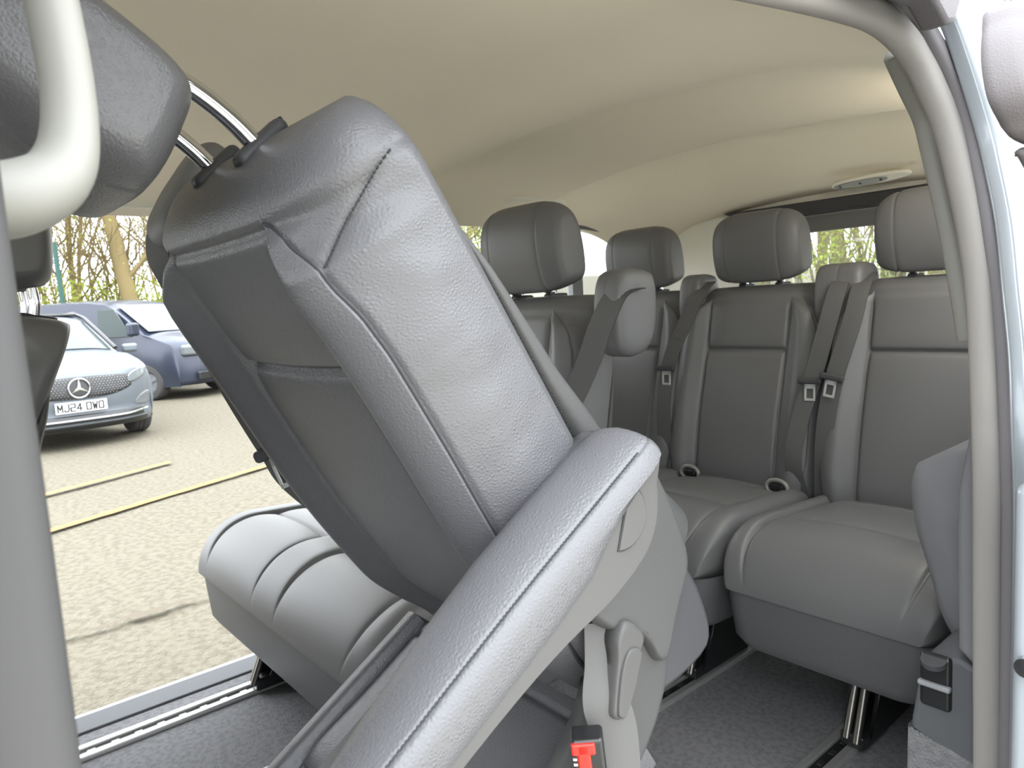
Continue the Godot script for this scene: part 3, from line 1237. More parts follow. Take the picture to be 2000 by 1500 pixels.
func tongue(root: Node3D, at: Vector3, down: Vector3, side: Vector3) -> void:
	# plastic slider on the webbing and the metal tongue under it; down: the way the tongue hangs
	var xf := look(side, -down, at)
	var b := MB.new()
	b.rbox(V(0.062, 0.017, 0.014), 0.006, xf)
	part("slider", b, M.dark_plastic, root)
	b = MB.new()
	var f := xf * Transform3D(Basis(), V(0, -0.030, -0.002))
	for q in [[-0.0115, 0.0, 0.006, 0.046], [0.0115, 0.0, 0.006, 0.046], [0.0, -0.020, 0.029, 0.007], [0.0, 0.016, 0.029, 0.014]]:
		b.rbox(V(q[2], q[3], 0.0032), 0.0014, f * Transform3D(Basis(), V(q[0], q[1], 0)), 2)
	part("tongue", b, M.steel, root, "bright metal buckle tongue")

func row_belts() -> void:
	var b: MB
	var t := thing("seat_belt", "hanging belt left of the pair between the right two back seats", "seat belt", V(1.84, 0.4, -0.95), "hanging seat belts of the back row")
	var at := -t.position
	var w := smooth3(P3([V(1.95, 1.0, -0.915), V(1.87, 0.955, -0.90), V(1.84, 0.846, -0.918), V(1.825, 0.717, -0.949), V(1.80, 0.597, -0.975), V(1.79, 0.496, -0.985), V(1.82, 0.40, -0.98)]), 5)
	part("webbing", ribbon(w, [V(0.15, 0, 1)]).xform(Transform3D(Basis(), at)), M.webbing, t)
	tongue(t, V(1.815, 0.722, -0.949) + at, V(-0.05, -1, 0.02), V(0.15, 0, 1))
	t = thing("seat_belt", "hanging belt right of the pair, beside the seat nearest the near wall", "seat belt", V(1.84, 0.4, -0.9), "hanging seat belts of the back row")
	at = -t.position
	w = smooth3(P3([V(1.96, 0.995, -0.862), V(1.88, 0.955, -0.845), V(1.84, 0.86, -0.852), V(1.82, 0.720, -0.888), V(1.81, 0.576, -0.908), V(1.82, 0.405, -0.918)]), 5)
	part("webbing", ribbon(w, [V(0.1, 0, 1)]).xform(Transform3D(Basis(), at)), M.webbing, t)
	tongue(t, V(1.808, 0.735, -0.886) + at, V(-0.05, -1, -0.22), V(0.1, -0.18, 1))
	t = thing("seat_belt", "hanging belt between the far corner seat and its neighbour in the back row", "seat belt", V(1.84, 0.45, -1.4), "hanging seat belts of the back row")
	at = -t.position
	w = smooth3(P3([V(1.95, 1.0, -1.345), V(1.87, 0.95, -1.335), V(1.835, 0.86, -1.365), V(1.815, 0.753, -1.405), V(1.80, 0.605, -1.42), V(1.81, 0.45, -1.42)]), 5)
	part("webbing", ribbon(w, [V(0.2, 0, 1)]).xform(Transform3D(Basis(), at)), M.webbing, t)
	tongue(t, V(1.805, 0.742, -1.409) + at, V(-0.05, -1, -0.1), V(0.2, 0, 1))
	t = thing("seat_belt", "wide belt running down from the padded guide of the middle row bench", "seat belt", V(1.06, 0.5, -1.0))
	at = -t.position
	w = smooth3(P3([V(1.15, 0.985, -0.965), V(1.095, 0.975, -0.968), V(1.065, 0.92, -0.985), V(1.05, 0.829, -1.020), V(1.03, 0.70, -1.085), V(1.02, 0.52, -1.14)]), 5)
	part("webbing", ribbon(w, [V(0.35, 0, 1)], 0.05).xform(Transform3D(Basis(), at)), M.webbing, t)

func tilted_extras(root: Node3D, xf: Transform3D) -> void:
	# xf: seat axes to root axes. Armrest on the near side
	var b := MB.new()
	var rings := []
	for q in [[-0.030, 0.0], [-0.028, 0.4], [-0.022, 0.7], [-0.012, 0.9], [0.0, 1.0], [0.02, 1.0], [0.06, 1.0], [0.1, 1.0], [0.15, 1.0], [0.2, 1.0], [0.25, 1.0], [0.3, 1.0], [0.36, 1.0], [0.42, 1.0], [0.44, 0.9], [0.452, 0.6], [0.455, 0.2]]:
		var t: float = q[0]
		var low := tab(t, [-0.03, -0.008, 0.029, 0.068, 0.10, 0.12], [0.234, 0.234, 0.229, 0.215, 0.203, 0.200])
		var drop := 0.030 * sm(0.12, 0.40, t)
		var c1 := 0.327
		var half := [Vector2(0.252, low - 0.02), Vector2(0.246, low), Vector2(0.2445, 0.235 - drop), Vector2(0.2465, 0.249 - drop), Vector2(0.253, 0.2555 - drop), Vector2(0.262, 0.258 - drop * 0.9), Vector2(0.275, 0.2605 - drop * 0.7), Vector2(0.292, 0.2585 - drop * 0.5), Vector2(0.304, 0.2555 - drop * 0.35), Vector2(0.3125, 0.2515 - drop * 0.25), Vector2(0.3150, 0.2498 - drop * 0.2), Vector2(0.3163, 0.2470 - drop * 0.2), Vector2(0.3177, 0.2484 - drop * 0.2), Vector2(0.321, 0.2455 - drop * 0.15), Vector2(0.3248, 0.240 - drop * 0.1), Vector2(c1, 0.232), Vector2(c1 - 0.001, (low + 0.232) / 2), Vector2(c1 - 0.005, low + 0.004), Vector2(c1 - 0.009, low), Vector2(0.305, low - 0.01)]
		var ring := PackedVector3Array()
		for p in half:
			var m := Vector2(0.284, 0.236)
			var k: float = sqrt(q[1]) if q[1] < 1.0 else 1.0
			var e: Vector2 = m + (p - m) * Vector2(0.35 + 0.65 * k, 0.15 + 0.85 * k)
			ring.append(V(-t, e.y, e.x))
		rings.append(ring)
	b.loft(rings, true, true, true)
	var pad := part("armrest", b.xform(xf), M.leather, root, "long padded leather armrest with a stitched edge")
	b = MB.new()
	for i in 110:
		var t := -0.004 + 0.0038 * i
		var d := 0.2 * 0.030 * sm(0.12, 0.40, t)
		b.tube(P3([V(-t, 0.2486 - d, 0.3163), V(-t - 0.0011, 0.2496 - d, 0.3163), V(-t - 0.0021, 0.2496 - d, 0.3163), V(-t - 0.0031, 0.2486 - d, 0.3163)]), 0.0006, 5)
	var stc := part("stitching", b.xform(xf), M.thread, pad)
	stc.set_meta("kind", "stuff")
	b = MB.new()
	b.dome(smooth2(stpoly([0.234, -0.018, 0.214, -0.010, 0.195, 0.001, 0.180, 0.016, 0.170, 0.042, 0.171, 0.092, 0.182, 0.149, 0.189, 0.212, 0.192, 0.30, 0.188, 0.42, 0.195, 0.44, 0.225, 0.435, 0.232, 0.30, 0.232, 0.1]), 3), 0.074, 0.006, xf * Transform3D(Basis(), V(0, 0, 0.2465)))
	var base := part("armrest_base", b, M.grey_plastic, root, "smooth grey plastic underside of the armrest")
	# round cap over the armrest's pivot, cut flat along the pad
	var disc := PackedVector2Array()
	for i in 25:
		var a := lerpf(-2.42, 0.72, i / 24.0)
		disc.append(Vector2(-0.0455, 0.2205) + Vector2(cos(a), sin(a)) * 0.029)
	b = MB.new()
	b.dome(disc, 0.0036, 0.0005, xf * Transform3D(Basis(), V(0, 0, 0.3180)))
	part("pivot_gap", b, M.thread, base)
	b = MB.new()
	b.dome(MB.inset(disc, 0.0012), 0.0048, 0.0012, xf * Transform3D(Basis(), V(0, 0, 0.3180)))
	part("pivot_cap", b, M.grey_plastic, base)
	# diagonal stitching on the side of the backrest
	for r in root.get_children():
		if r.name == "backrest":
			b = MB.new()
			for i in 26:
				var g0 := 0.03 + 0.94 * i / 26.0
				var pts := PackedVector3Array()
				for k in 4:
					var g := g0 + 0.0205 * k / 3.0
					var s := diag(g)
					var p := back_side(s, g)
					var nd := back_side(s, minf(1.0, g + 0.05)) - back_side(s, maxf(0.0, g - 0.05))
					nd = Vector2(-nd.y, nd.x).normalized()
					p += nd * (-0.0032 + (0.0030 if k in [1, 2] else 0.0010))
					pts.append(V(-p.y, s, p.x))
				b.tube(pts, 0.0008, 5)
			for sd in [-1.0, 1.0]:
				var cord := MB.new()
				var cp := PackedVector3Array()
				for i in 90:
					var s := lerpf(0.02, 0.552, i / 89.0)
					var p := back_side(s, 0.0)
					cp.append(V(-p.y - 0.0012, s, (p.x + 0.0012) * sd))
				cord.tube(cp, 0.0013, 6)
				part("piping", cord.xform(xf), M.thread, r)
			var sx := part("stitching", b.xform(xf), M.thread, r)
			sx.set_meta("kind", "stuff")
	# plastic covers low on the near side, with the tipping lever
	b = MB.new()
	b.dome(smooth2(stpoly([0.25, -0.01, 0.225, -0.045, 0.18, -0.062, 0.129, -0.063, 0.09, -0.060, 0.060, -0.055, 0.038, -0.042, 0.019, -0.012, 0.0, 0.014, -0.014, 0.032, -0.013, 0.042, 0.0, 0.047, 0.02, 0.047, 0.04, 0.051, 0.06, 0.064, 0.08, 0.077, 0.11, 0.087, 0.15, 0.092, 0.2, 0.09, 0.24, 0.06]), 3), 0.042, 0.014, xf * Transform3D(Basis(), V(0, 0, 0.222)))
	part("side_cover", b, M.grained_plastic, root, "grained grey plastic cover round the hinge")
	b = MB.new()
	b.dome(smooth2(stpoly([0.05, -0.02, 0.014, -0.004, -0.038, 0.020, -0.068, 0.060, -0.082, 0.091, -0.090, 0.125, -0.10, 0.20, -0.10, 0.40, -0.06, 0.43, -0.03, 0.30, -0.020, 0.18, 0.02, 0.10, 0.08, 0.08]), 3), 0.045, 0.024, xf * Transform3D(Basis(), V(0, 0, 0.205)))
	part("cushion_shield", b, M.grained_plastic, root)
	b = MB.new()
	b.dome(smooth2(stpoly([0.085, 0.066, 0.074, 0.056, 0.052, 0.052, 0.044, 0.064, 0.032, 0.078, 0.020, 0.094, 0.008, 0.120, 0.013, 0.127, 0.024, 0.127, 0.044, 0.110, 0.062, 0.094, 0.078, 0.082]), 3), 0.020, 0.006, xf * Transform3D(Basis(), V(0, 0, 0.252)))
	var lv := part("tipping_lever", b, M.grey_plastic, root, "grey plastic pull lever")
	b = MB.new()
	b.dome(smooth2(stpoly([0.046, 0.066, 0.034, 0.080, 0.022, 0.096, 0.011, 0.119, 0.015, 0.124, 0.023, 0.123, 0.042, 0.107, 0.056, 0.091, 0.060, 0.076]), 3), 0.006, 0.0025, xf * Transform3D(Basis(), V(0, 0, 0.269)))
	part("grip_face", b, M.grey_plastic, lv)
	# feet of the tipped seat
	leg(root, V(0.06, 0, 0.04))

func tilted_belts() -> void:
	var xf := tilt_xf(-31.0, V(0.60, 0.62, -0.72))
	var t := thing("seat_belt", "belt hanging beneath the tipped seat, its bright tongue against the sunlit ground", "seat belt", V(0.45, 0.5, -0.9))
	var at := -t.position
	var w := smooth3(P3([V(0.262, 1.085, -0.972), V(0.258, 1.055, -0.962), V(0.272, 1.015, -0.957), V(0.330, 0.878, -0.957), V(0.371, 0.79, -0.955), V(0.395, 0.745, -0.952), V(0.45, 0.685, -0.925), V(0.515, 0.622, -0.880), V(0.56, 0.573, -0.85)]), 6)
	var sd := []
	for i in w.size():
		var f := float(i) / w.size()
		sd.append(V(0.30, 0.2, 0.5).lerp(V(0.5, 0.72, 0.6), sm(0.5, 0.75, f)))
	part("webbing", ribbon(w, sd).xform(Transform3D(Basis(), at)), M.webbing, t)
	tongue(t, V(0.371, 0.79, -0.953) + at, V(0.25, -1, 0.3), V(0.5, 0.3, 0.6))
	# buckle and straps beside the tipped cushion
	var k := thing("belt_buckle", "black belt buckle with a bright red release button, below the tipping lever", "buckle", V(0.45, 0.5, -0.45))
	at = -k.position
	var f := Transform3D(look(V(0.62, 0.06, 0.62), V(-0.02, 1, 0.1), V(0.449, 0.520, -0.452)).basis, V(0.449, 0.520, -0.452) + at)
	var b := MB.new()
	b.rbox(V(0.030, 0.105, 0.024), 0.004, f)
	part("housing", b, M.black_gloss, k)
	b = MB.new()
	b.rbox(V(0.012, 0.095, 0.006), 0.002, f * Transform3D(Basis(), V(-0.004, 0.002, 0.0112)))
	b.rbox(V(0.022, 0.012, 0.006), 0.002, f * Transform3D(Basis(), V(-0.004, 0.044, 0.0112)))
	part("release_button", b, M.red_plastic, k, "red release button")
	b = MB.new()
	for i in 16:
		b.rbox(V(0.004, 0.0022, 0.003), 0.0006, f * Transform3D(Basis(), V(-0.0125, 0.034 - 0.0055 * i, 0.012)), 2)
	var rb := part("slot_ribs", b, M.steel, k)
	rb.set_meta("kind", "stuff")
	var s := thing("belt_strap", "woven grey strap passing down behind the tipping lever", "strap", V(0.5, 0.5, -0.47))
	at = -s.position
	w = smooth3(P3([V(0.495, 0.655, -0.468), V(0.487, 0.615, -0.462), V(0.478, 0.585, -0.458), V(0.484, 0.56, -0.456), V(0.487, 0.53, -0.455), V(0.488, 0.47, -0.455)]), 6)
	part("webbing", ribbon(w, [V(1.0, 0.1, 0.55)], 0.046, 0.0025).xform(Transform3D(Basis(), at)), M.webbing, s)

func rails() -> void:
	# seat rails let into the floor: two silver lips, a dark slot and its row of holes
	var zs := [-1.852, -1.46, -1.062, -0.680]
	var lb := ["silver seat rail along the open far door, running to the bench leg", "silver seat rail hidden below the middle of the benches", "silver seat rail crossing the open floor in the middle", "silver seat rail nearest the near wall, below the single back seat"]
	for i in 4:
		var t := thing("seat_rail", lb[i], "rail", V(0.75, 0, zs[i]), "seat rails in the floor")
		var b := MB.new()
		b.rbox(V(3.5, 0.006, 0.024), 0.001, Transform3D(Basis(), V(0, 0.002, 0)))
		part("slot", b, M.black_gloss, t)
		for sd in [-1, 1]:
			b = MB.new()
			b.rbox(V(3.5, 0.016, 0.018), 0.003, Transform3D(Basis(), V(0, 0.004, sd * 0.0205)))
			part("lip", b, M.aluminium, t)
		b = MB.new()
		for k in 70:
			b.rbox(V(0.018, 0.003, 0.010), 0.001, Transform3D(Basis(), V(-1.72 + 0.05 * k, 0.0055, 0)), 2)
		var h := part("teeth", b, M.steel_dark, t)
		h.set_meta("kind", "stuff")

func roof_fittings() -> void:
	# reading lamp panel and grab handle on the far cant rail
	var nrm := V(0, -0.80, 0.60)
	var f := look(V(1, 0, 0), V(0, 0.6, 0.8), V(1.55, 1.342, -1.975))
	var t := thing("roof_panel", "flat pale panel under the roof edge above the far window", "panel", V(1.55, 1.342, -1.975))
	var g := Transform3D(f.basis, Vector3.ZERO)
	var b := MB.new()
	b.rbox(V(0.25, 0.055, 0.012), 0.005, g)
	part("panel", b, M.pale_trim, t)
	b = MB.new()
	b.rbox(V(0.10, 0.036, 0.006), 0.002, g * Transform3D(Basis(), V(0.05, 0.0, 0.006)))
	part("lamp_lens", b, M.pale_trim, t)
	b = MB.new()
	b.rbox(V(0.006, 0.02, 0.008), 0.002, g * Transform3D(Basis(), V(-0.035, 0.004, 0.007)))
	b.rbox(V(0.012, 0.006, 0.007), 0.002, g * Transform3D(Basis(), V(0.05, -0.016, 0.009)))
	part("switch", b, M.sill_grey, t)
	t = thing("grab_handle", "pale grab handle under the roof edge above the far window", "handle", V(1.80, 1.343, -1.975))
	f = look(V(1, 0, 0), V(0, 0.75, 0.66), Vector3.ZERO)
	b = MB.new()
	b.tube(smooth3(P3([V(-0.135, -0.022, 0.0), V(-0.128, 0.0, 0.022), V(-0.095, 0.016, 0.034), V(0.0, 0.021, 0.038), V(0.095, 0.016, 0.034), V(0.128, 0.0, 0.022), V(0.135, -0.022, 0.0)]), 6), 0.011, 12, PackedFloat32Array(), 1.25, V(0, 1, 0))
	part("grip", b.xform(f), M.pale_trim, t)
	b = MB.new()
	b.rbox(V(0.27, 0.06, 0.012), 0.005, f * Transform3D(Basis(), V(0, -0.005, -0.006)))
	part("mount", b, M.pale_trim, t)
	# added twin on the near side, with a fill lamp lifting the back row
	t = thing("roof_panel", "added fill lamp panel under the near roof edge, above the door", "panel", V(1.55, 1.318, -0.455))
	f = look(V(1, 0, 0), V(0, -0.62, 0.78), Vector3.ZERO)
	b = MB.new()
	b.rbox(V(0.25, 0.055, 0.012), 0.005, f)
	part("panel", b, M.pale_trim, t)
	b = MB.new()
	b.rbox(V(0.10, 0.036, 0.006), 0.002, f * Transform3D(Basis(), V(0.05, 0.0, 0.006)))
	part("lamp_lens", b, M.fill_lamp_glow, t)
	fill_light(Vector3(1.60, 1.306, -0.470), Vector3(0.45, -0.75, -0.5), 0.14)
	# lamp above the tailgate glass
	t = thing("courtesy_lamp", "long slim lamp with a grey lens in the lining above the rear window", "lamp", V(2.43, 1.298, -1.06))
	f = look(V(0, 0.03, 1), V(-0.87, 0.5, 0), Vector3.ZERO)
	b = MB.new()
	var oval := PackedVector2Array()
	for i in 40:
		var a := TAU * i / 40.0
		oval.append(Vector2(signf(cos(a)) * pow(absf(cos(a)), 0.8) * 0.125, signf(sin(a)) * pow(absf(sin(a)), 0.9) * 0.021))
	b.ext(oval, 0.012, 0.004, f * Transform3D(Basis(), V(0, 0, -0.005)))
	part("bezel", b, M.pale_trim, t)
	b = MB.new()
	var ov := PackedVector2Array()
	for p in oval:
		ov.append(p * Vector2(0.68, 0.72) + Vector2(-0.03, 0.0))
	b.ext(ov, 0.006, 0.002, f * Transform3D(Basis(), V(0, 0, 0.003)))
	part("lens", b, M.lamp_lens, t)
	for x in [-0.095, -0.03, 0.035]:
		b = MB.new()
		b.rbox(V(0.008, 0.008, 0.004), 0.0015, f * Transform3D(Basis(), V(x, 0, 0.0095)))
		part("screw", b, M.dark_plastic, t)

func fill_light(at: Vector3, towards: Vector3, energy: float) -> void:
	# added fill light for the dim back row, just before the near panel
	var l := AreaLight3D.new()
	l.name = "added_fill_light"
	l.area_size = Vector2(0.10, 0.036)
	l.light_energy = energy
	l.light_color = Color(1.0, 0.96, 0.90)
	l.shadow_enabled = true
	add_child(l, true)
	l.position = at + towards.normalized() * 0.012
	l.look_at_from_position(l.position, l.position + towards, Vector3(1, 0, 0))

func pillars() -> void:
	# big pale grab handle on the near door post
	var t := thing("grab_handle", "large cream grab handle on the near door post, top left", "handle", V(0.04, 1.0, -0.40))
	var at := -t.position
	var b := MB.new()
	var path := smooth3(P3([V(0.048, 1.30, -0.42), V(0.060, 1.22, -0.415), V(0.070, 1.15, -0.408), V(0.074, 1.095, -0.402), V(0.0725, 1.062, -0.398), V(0.066, 1.042, -0.395), V(0.053, 1.031, -0.392), V(0.035, 1.026, -0.390), V(0.005, 1.025, -0.388), V(-0.04, 1.026, -0.386)]), 6)
	var rr := PackedFloat32Array()
	for i in path.size():
		rr.append(lerpf(0.0135, 0.021, sm(0.35, 0.75, float(i) / path.size())))
	b.tube(path, 0.014, 20, rr, 0.8, V(0.35, 0, 1))
	part("grip", b.xform(Transform3D(Basis(), at)), M.cream_plastic, t)
	# lining of the near door post, seen edge on along the left of the photo
	b = MB.new()
	b.ext(smooth2(P2([0.012, 0.0, 0.004, 0.5, 0.0, 0.9, -0.004, 1.08, -0.02, 1.25, -0.2, 1.25, -0.2, 0.0]), 3), 0.05, 0.01, Transform3D(Basis(), V(0, 0, -0.345)))
	struct("trim_20", b, M.pillar_trim)
	# driver's seat beyond it
	t = thing("driver_seat", "dark front seat at the far side, seen past the door post", "seat", V(-0.07, 0, -1.62))
	var xf := tilt_xf(24.0, V(0.04, 0.43, 0))
	seat_unit(t, xf, [0.0], [], 0.02, deg_to_rad(22.0), Vector2(0.735, 0.105), false)
	b = MB.new()
	b.rbox(V(0.5, 0.16, 0.5), 0.05, Transform3D(Basis(), V(-0.22, 0.36, 0)))
	b.rbox(V(0.42, 0.26, 0.42), 0.03, Transform3D(Basis(), V(-0.2, 0.15, 0)))
	part("cushion", b, M.dark_leather, t)
	t = thing("passenger_seat", "dark curved back of the near front seat, low beside the door post", "seat", V(-0.145, 0, -1.02))
	b = MB.new()
	var rings := []
	for k in 24:
		var y := 0.06 + 0.92 * k / 23.0
		var x := tab(y, [0.05, 0.3, 0.55, 0.72, 0.845, 0.90, 0.95, 1.0], [0.02, 0.09, 0.150, 0.192, 0.203, 0.200, 0.192, 0.175])
		var ring := PackedVector3Array()
		for p in rrect(0.16, 0.44, 0.07, 6):
			ring.append(V(x - 0.08 + p.x, y, p.y))
		rings.append(ring)
	b.loft(rings, true, true, true)
	part("backrest", b, M.grained_plastic, t)
	b = MB.new()
	b.rbox(V(0.5, 0.26, 0.46), 0.05, Transform3D(Basis(), V(-0.18, 0.30, 0)))
	b.rbox(V(0.4, 0.2, 0.4), 0.03, Transform3D(Basis(), V(-0.18, 0.1, 0)))
	part("cushion", b, M.dark_leather, t)

func near_wall() -> void:
	# dark lining of the near side behind the door: upper panel, moulded armrest, lower panel with the cup recess
	var b := MB.new()
	var yz := Basis(Vector3(0, 0, 1), Vector3.UP, Vector3(-1, 0, 0))
	b.ext(P2([-0.296, 0.44, -0.296, 0.87, -0.318, 0.865, -0.320, 0.842, -0.328, 0.762, -0.3385, 0.693, -0.3395, 0.638, -0.336, 0.478, -0.320, 0.462]), 1.45, 0.006, Transform3D(yz, V(2.48, 0, 0)))
	struct("trim_21", b, M.pillar_trim)
	b = MB.new()
	var rings := []
	for q in [[0.0, 0.4], [0.006, 0.75], [0.02, 0.95], [0.04, 1.0], [0.3, 1.0], [0.9, 1.0], [1.0, 0.5]]:
		var ring := PackedVector3Array()
		for p in smooth2(P2([-0.36, 0.70, -0.43, 0.695, -0.452, 0.672, -0.448, 0.60, -0.425, 0.52, -0.40, 0.44, -0.36, 0.42]), 4):
			ring.append(V(1.15 + q[0], 0.56 + (p.y - 0.56) * q[1], -0.36 + (p.x + 0.36) * q[1]))
		rings.append(ring)
	b.loft(rings)
	var o := solo("wall_armrest", b, M.pillar_trim, "dark moulded armrest on the near wall beside the back row seat", "armrest", V(1.15, 0.42, -0.36))
	b = MB.new()
	b.ext(P2([-0.296, 0.448, -0.333, 0.463, -0.366, 0.457, -0.381, 0.446, -0.394, 0.357, -0.398, 0.27, -0.40, 0.0, -0.296, 0.0]), 1.45, 0.006, Transform3D(yz, V(2.48, 0, 0)))
	struct("trim_22", b, M.sill_plastic)
	b = MB.new()
	b.ext(P2([-0.296, 0.318, -0.398, 0.345, -0.402, 0.0, -0.296, 0.0]), 1.4, 0.004, Transform3D(yz, V(2.426, 0, 0)))
	struct("trim_23", b, M.carpet)
	var t := thing("cup_holder", "black cup holder let into the lower wall panel, right of the back row", "cup holder", V(1.024, 0.385, -0.362))
	var yx := Basis(Vector3(0, 0, 1), Vector3.UP, Vector3(-1, 0, 0))
	b = MB.new()
	b.rbox(V(0.040, 0.078, 0.012), 0.006, Transform3D(yx, V(0.006, 0.038, 0.0)))
	part("recess", b, M.black_gloss, t)
	b = MB.new()
	b.rbox(V(0.041, 0.008, 0.010), 0.003, Transform3D(yx, V(-0.001, 0.034, 0.0)))
	part("lip", b, M.sill_grey, t)
	b = MB.new()
	b.tube(P3([V(-0.002, 0.066, 0.0), V(-0.004, 0.073, 0.0)]), 0.016, 18)
	part("ring", b, M.dark_plastic, t)


func sliding_door() -> void:
	# the near door slid back along the outside; its leading edge stands right of the pillar
	var lean := func(m: MB, z0: float) -> MB:
		# lean the door's leaf inwards towards the roof
		for i in m.v.size():
			m.v[i].z += z0 - 0.25 * maxf(0.0, m.v[i].y - 1.04)
		return m
	var b := MB.new()
	b.ext(smooth2(P2([0.720, 1.19, 0.683, 1.165, 0.660, 1.135, 0.652, 1.105, 0.664, 1.085, 0.690, 1.072, 0.80, 1.072, 0.86, 1.08, 0.88, 1.14, 0.86, 1.2]), 5), 0.034, 0.010, Transform3D())
	struct("door_3", lean.call(b, -0.184), M.leather_plastic)
	b = MB.new()
	b.ext(smooth2(P2([0.690, 1.0685, 0.702, 1.052, 0.699, 1.032, 0.708, 1.022, 0.80, 1.022, 0.86, 1.024, 0.865, 1.066, 0.80, 1.069]), 4), 0.034, 0.006, Transform3D())
	struct("trim_24", lean.call(b, -0.184), M.leather_plastic)
	b = MB.new()
	b.ext(P2([0.700, 1.018, 0.716, 0.93, 0.722, 0.80, 0.86, 0.80, 0.86, 1.022]), 0.030, 0.006, Transform3D())
	struct("trim_27", lean.call(b, -0.184), M.leather_plastic)
	b = MB.new()
	var hole := P2([0.90, 0.86, 1.68, 0.86, 1.68, 1.18, 0.95, 1.18])
	frame(b, P2([0.712, 0.80, 1.78, 0.80, 1.78, 1.27, 0.745, 1.27]), hole, 0.0, 0.014)
	struct("trim_25", lean.call(b, -0.140), M.silver_paint)
	b = MB.new()
	b.ext(hole, 0.004)
	struct("window_7", lean.call(b, -0.136), M.glass)
	b = MB.new()
	box(b, 0.742, 1.75, 0.02, 0.785, -0.20, -0.15, 0.01)
	struct("trim_26", b, M.silver_paint)
	b = MB.new()
	b.tube(P3([V(0.742, 0.62, -0.185), V(0.732, 0.62, -0.185)]), 0.009, 14)
	solo("door_bolt", b, M.chrome, "round bright bolt on the edge of the sliding door", "bolt", V(0.737, 0.62, -0.185))


func door_head() -> void:
	# dark guide rail cover above the opening's rear corner
	var b := MB.new()
	b.ext(P2([0.70, 1.34, 0.70, 1.268, 0.80, 1.258, 0.878, 1.264, 0.915, 1.246, 0.938, 1.252, 0.955, 1.278, 0.958, 1.34]), 0.03, 0.006, Transform3D(Basis(), V(0, 0, -0.345)))
	struct("trim_30", b, M.leather_plastic)

# ------------------------------------------------------------------ outside
const GY := -0.45

func outside() -> void:
	var rg := RandomNumberGenerator.new()
	rg.seed = 7
	var nz := FastNoiseLite.new()
	nz.seed = 12
	nz.frequency = 0.35
	# the yard, uneven tarmac
	var nx := 160
	var nn := 160
	var pv := PackedVector3Array()
	for j in nn:
		for i in nx:
			var u := (float(i) / (nx - 1)) * 2 - 1
			var w := (float(j) / (nn - 1)) * 2 - 1
			var x := 2.0 + 90.0 * signf(u) * pow(absf(u), 2.2)
			var z := -5.0 + 90.0 * signf(w) * pow(absf(w), 2.2)
			var y := GY + 0.02 * nz.get_noise_2d(x, z)
			y += 0.9 * sm(-15.5, -22.0, z) + 1.5 * sm(10.0, 16.0, x)
			# a broken edge running along the yard
			y -= 0.03 * bump(z + 3.80 - 0.06 * nz.get_noise_1d(x * 9.0), 0.10)
			pv.append(V(x, y, z))
	var b := MB.new()
	b.grid(pv, nx, nn, false, -1)
	struct("ground", b, M.tarmac)
	# the crack in the tarmac
	b = MB.new()
	var cr := PackedVector3Array()
	for i in 60:
		var x := 0.2 + 3.2 * i / 59.0
		var zc := -3.79 + 0.05 * nz.get_noise_1d(x * 11.0)
		var h := maxf(0.004, 0.018 + 0.03 * nz.get_noise_1d(x * 23.0 + 40.0))
		cr.append(V(x, GY + 0.022, zc - h))
		cr.append(V(x, GY + 0.022, zc + h))
	b.grid(cr, 2, 60, false, -1)
	var ck := solo("tarmac_crack", b, M.mud, "long dark crack across the tarmac in front of the open far door", "crack", V(1.5, GY, -4.0))
	for q in [[0.4, -7.06, 1.55, "upper yellow line painted on the tarmac, further from the open door", 0.45], [0.3, -5.74, 3.4, "lower yellow line painted on the tarmac, nearer the open door", 0.43]]:
		b = MB.new()
		var rr := PackedVector3Array()
		for i in 40:
			var x: float = q[0] + q[2] * i / 39.0
			var z: float = q[1] - q[4] * (x - q[0]) + 0.012 * nz.get_noise_1d(x * 20.0)
			var hw := 0.05 + 0.014 * nz.get_noise_1d(x * 30.0)
			rr.append(V(x, GY + 0.026, z - hw))
			rr.append(V(x, GY + 0.026, z + hw))
		b.grid(rr, 2, 40, false, -1)
		solo("yellow_line", b, M.yellow_paint, q[3], "road marking", V(q[0], GY, q[1]))
	suv()
	other_vehicles()
	woods()
	behind()

func hull(b: MB, prof: Array, halfw: Callable, round_front: float) -> void:
	# prof: [z, y] from the front lip over bonnet and roof to the tail; halfw(z, y)
	var nu := 41
	var pv := PackedVector3Array()
	for p in prof:
		var w: float = halfw.call(p[0], p[1])
		for i in nu:
			var u := float(i) / (nu - 1) * 2 - 1
			var a := absf(u)
			var x := w * signf(u) * (1.0 - pow(1.0 - a, 1.15) if false else a)
			var drop := 0.0
			var z: float = p[0]
			var y: float = p[1]
			z -= round_front * pow(a, 3.5) * sm(-1.3, 0.05, p[0])
			y -= 0.05 * pow(a, 4.0) * sm(0.7, 1.0, y)
			pv.append(V(x, y - drop, z))
	b.grid(pv, nu, prof.size(), false, -1)
	# sides down from the hull's edges
	for sd in [0, 1]:
		var sv := PackedVector3Array()
		for j in prof.size():
			var e := pv[j * nu + (0 if sd == 0 else nu - 1)]
			for k in 8:
				var f := k / 7.0
				var y := lerpf(e.y, minf(e.y, 0.24), f)
				var bulge := 0.05 * sin(PI * minf(1.0, f * 1.1)) * sm(0.4, 0.9, e.y)
				sv.append(V(e.x + bulge * signf(e.x), y, e.z))
		b.grid(sv, 8, prof.size(), false, 1 if sd == 0 else -1)

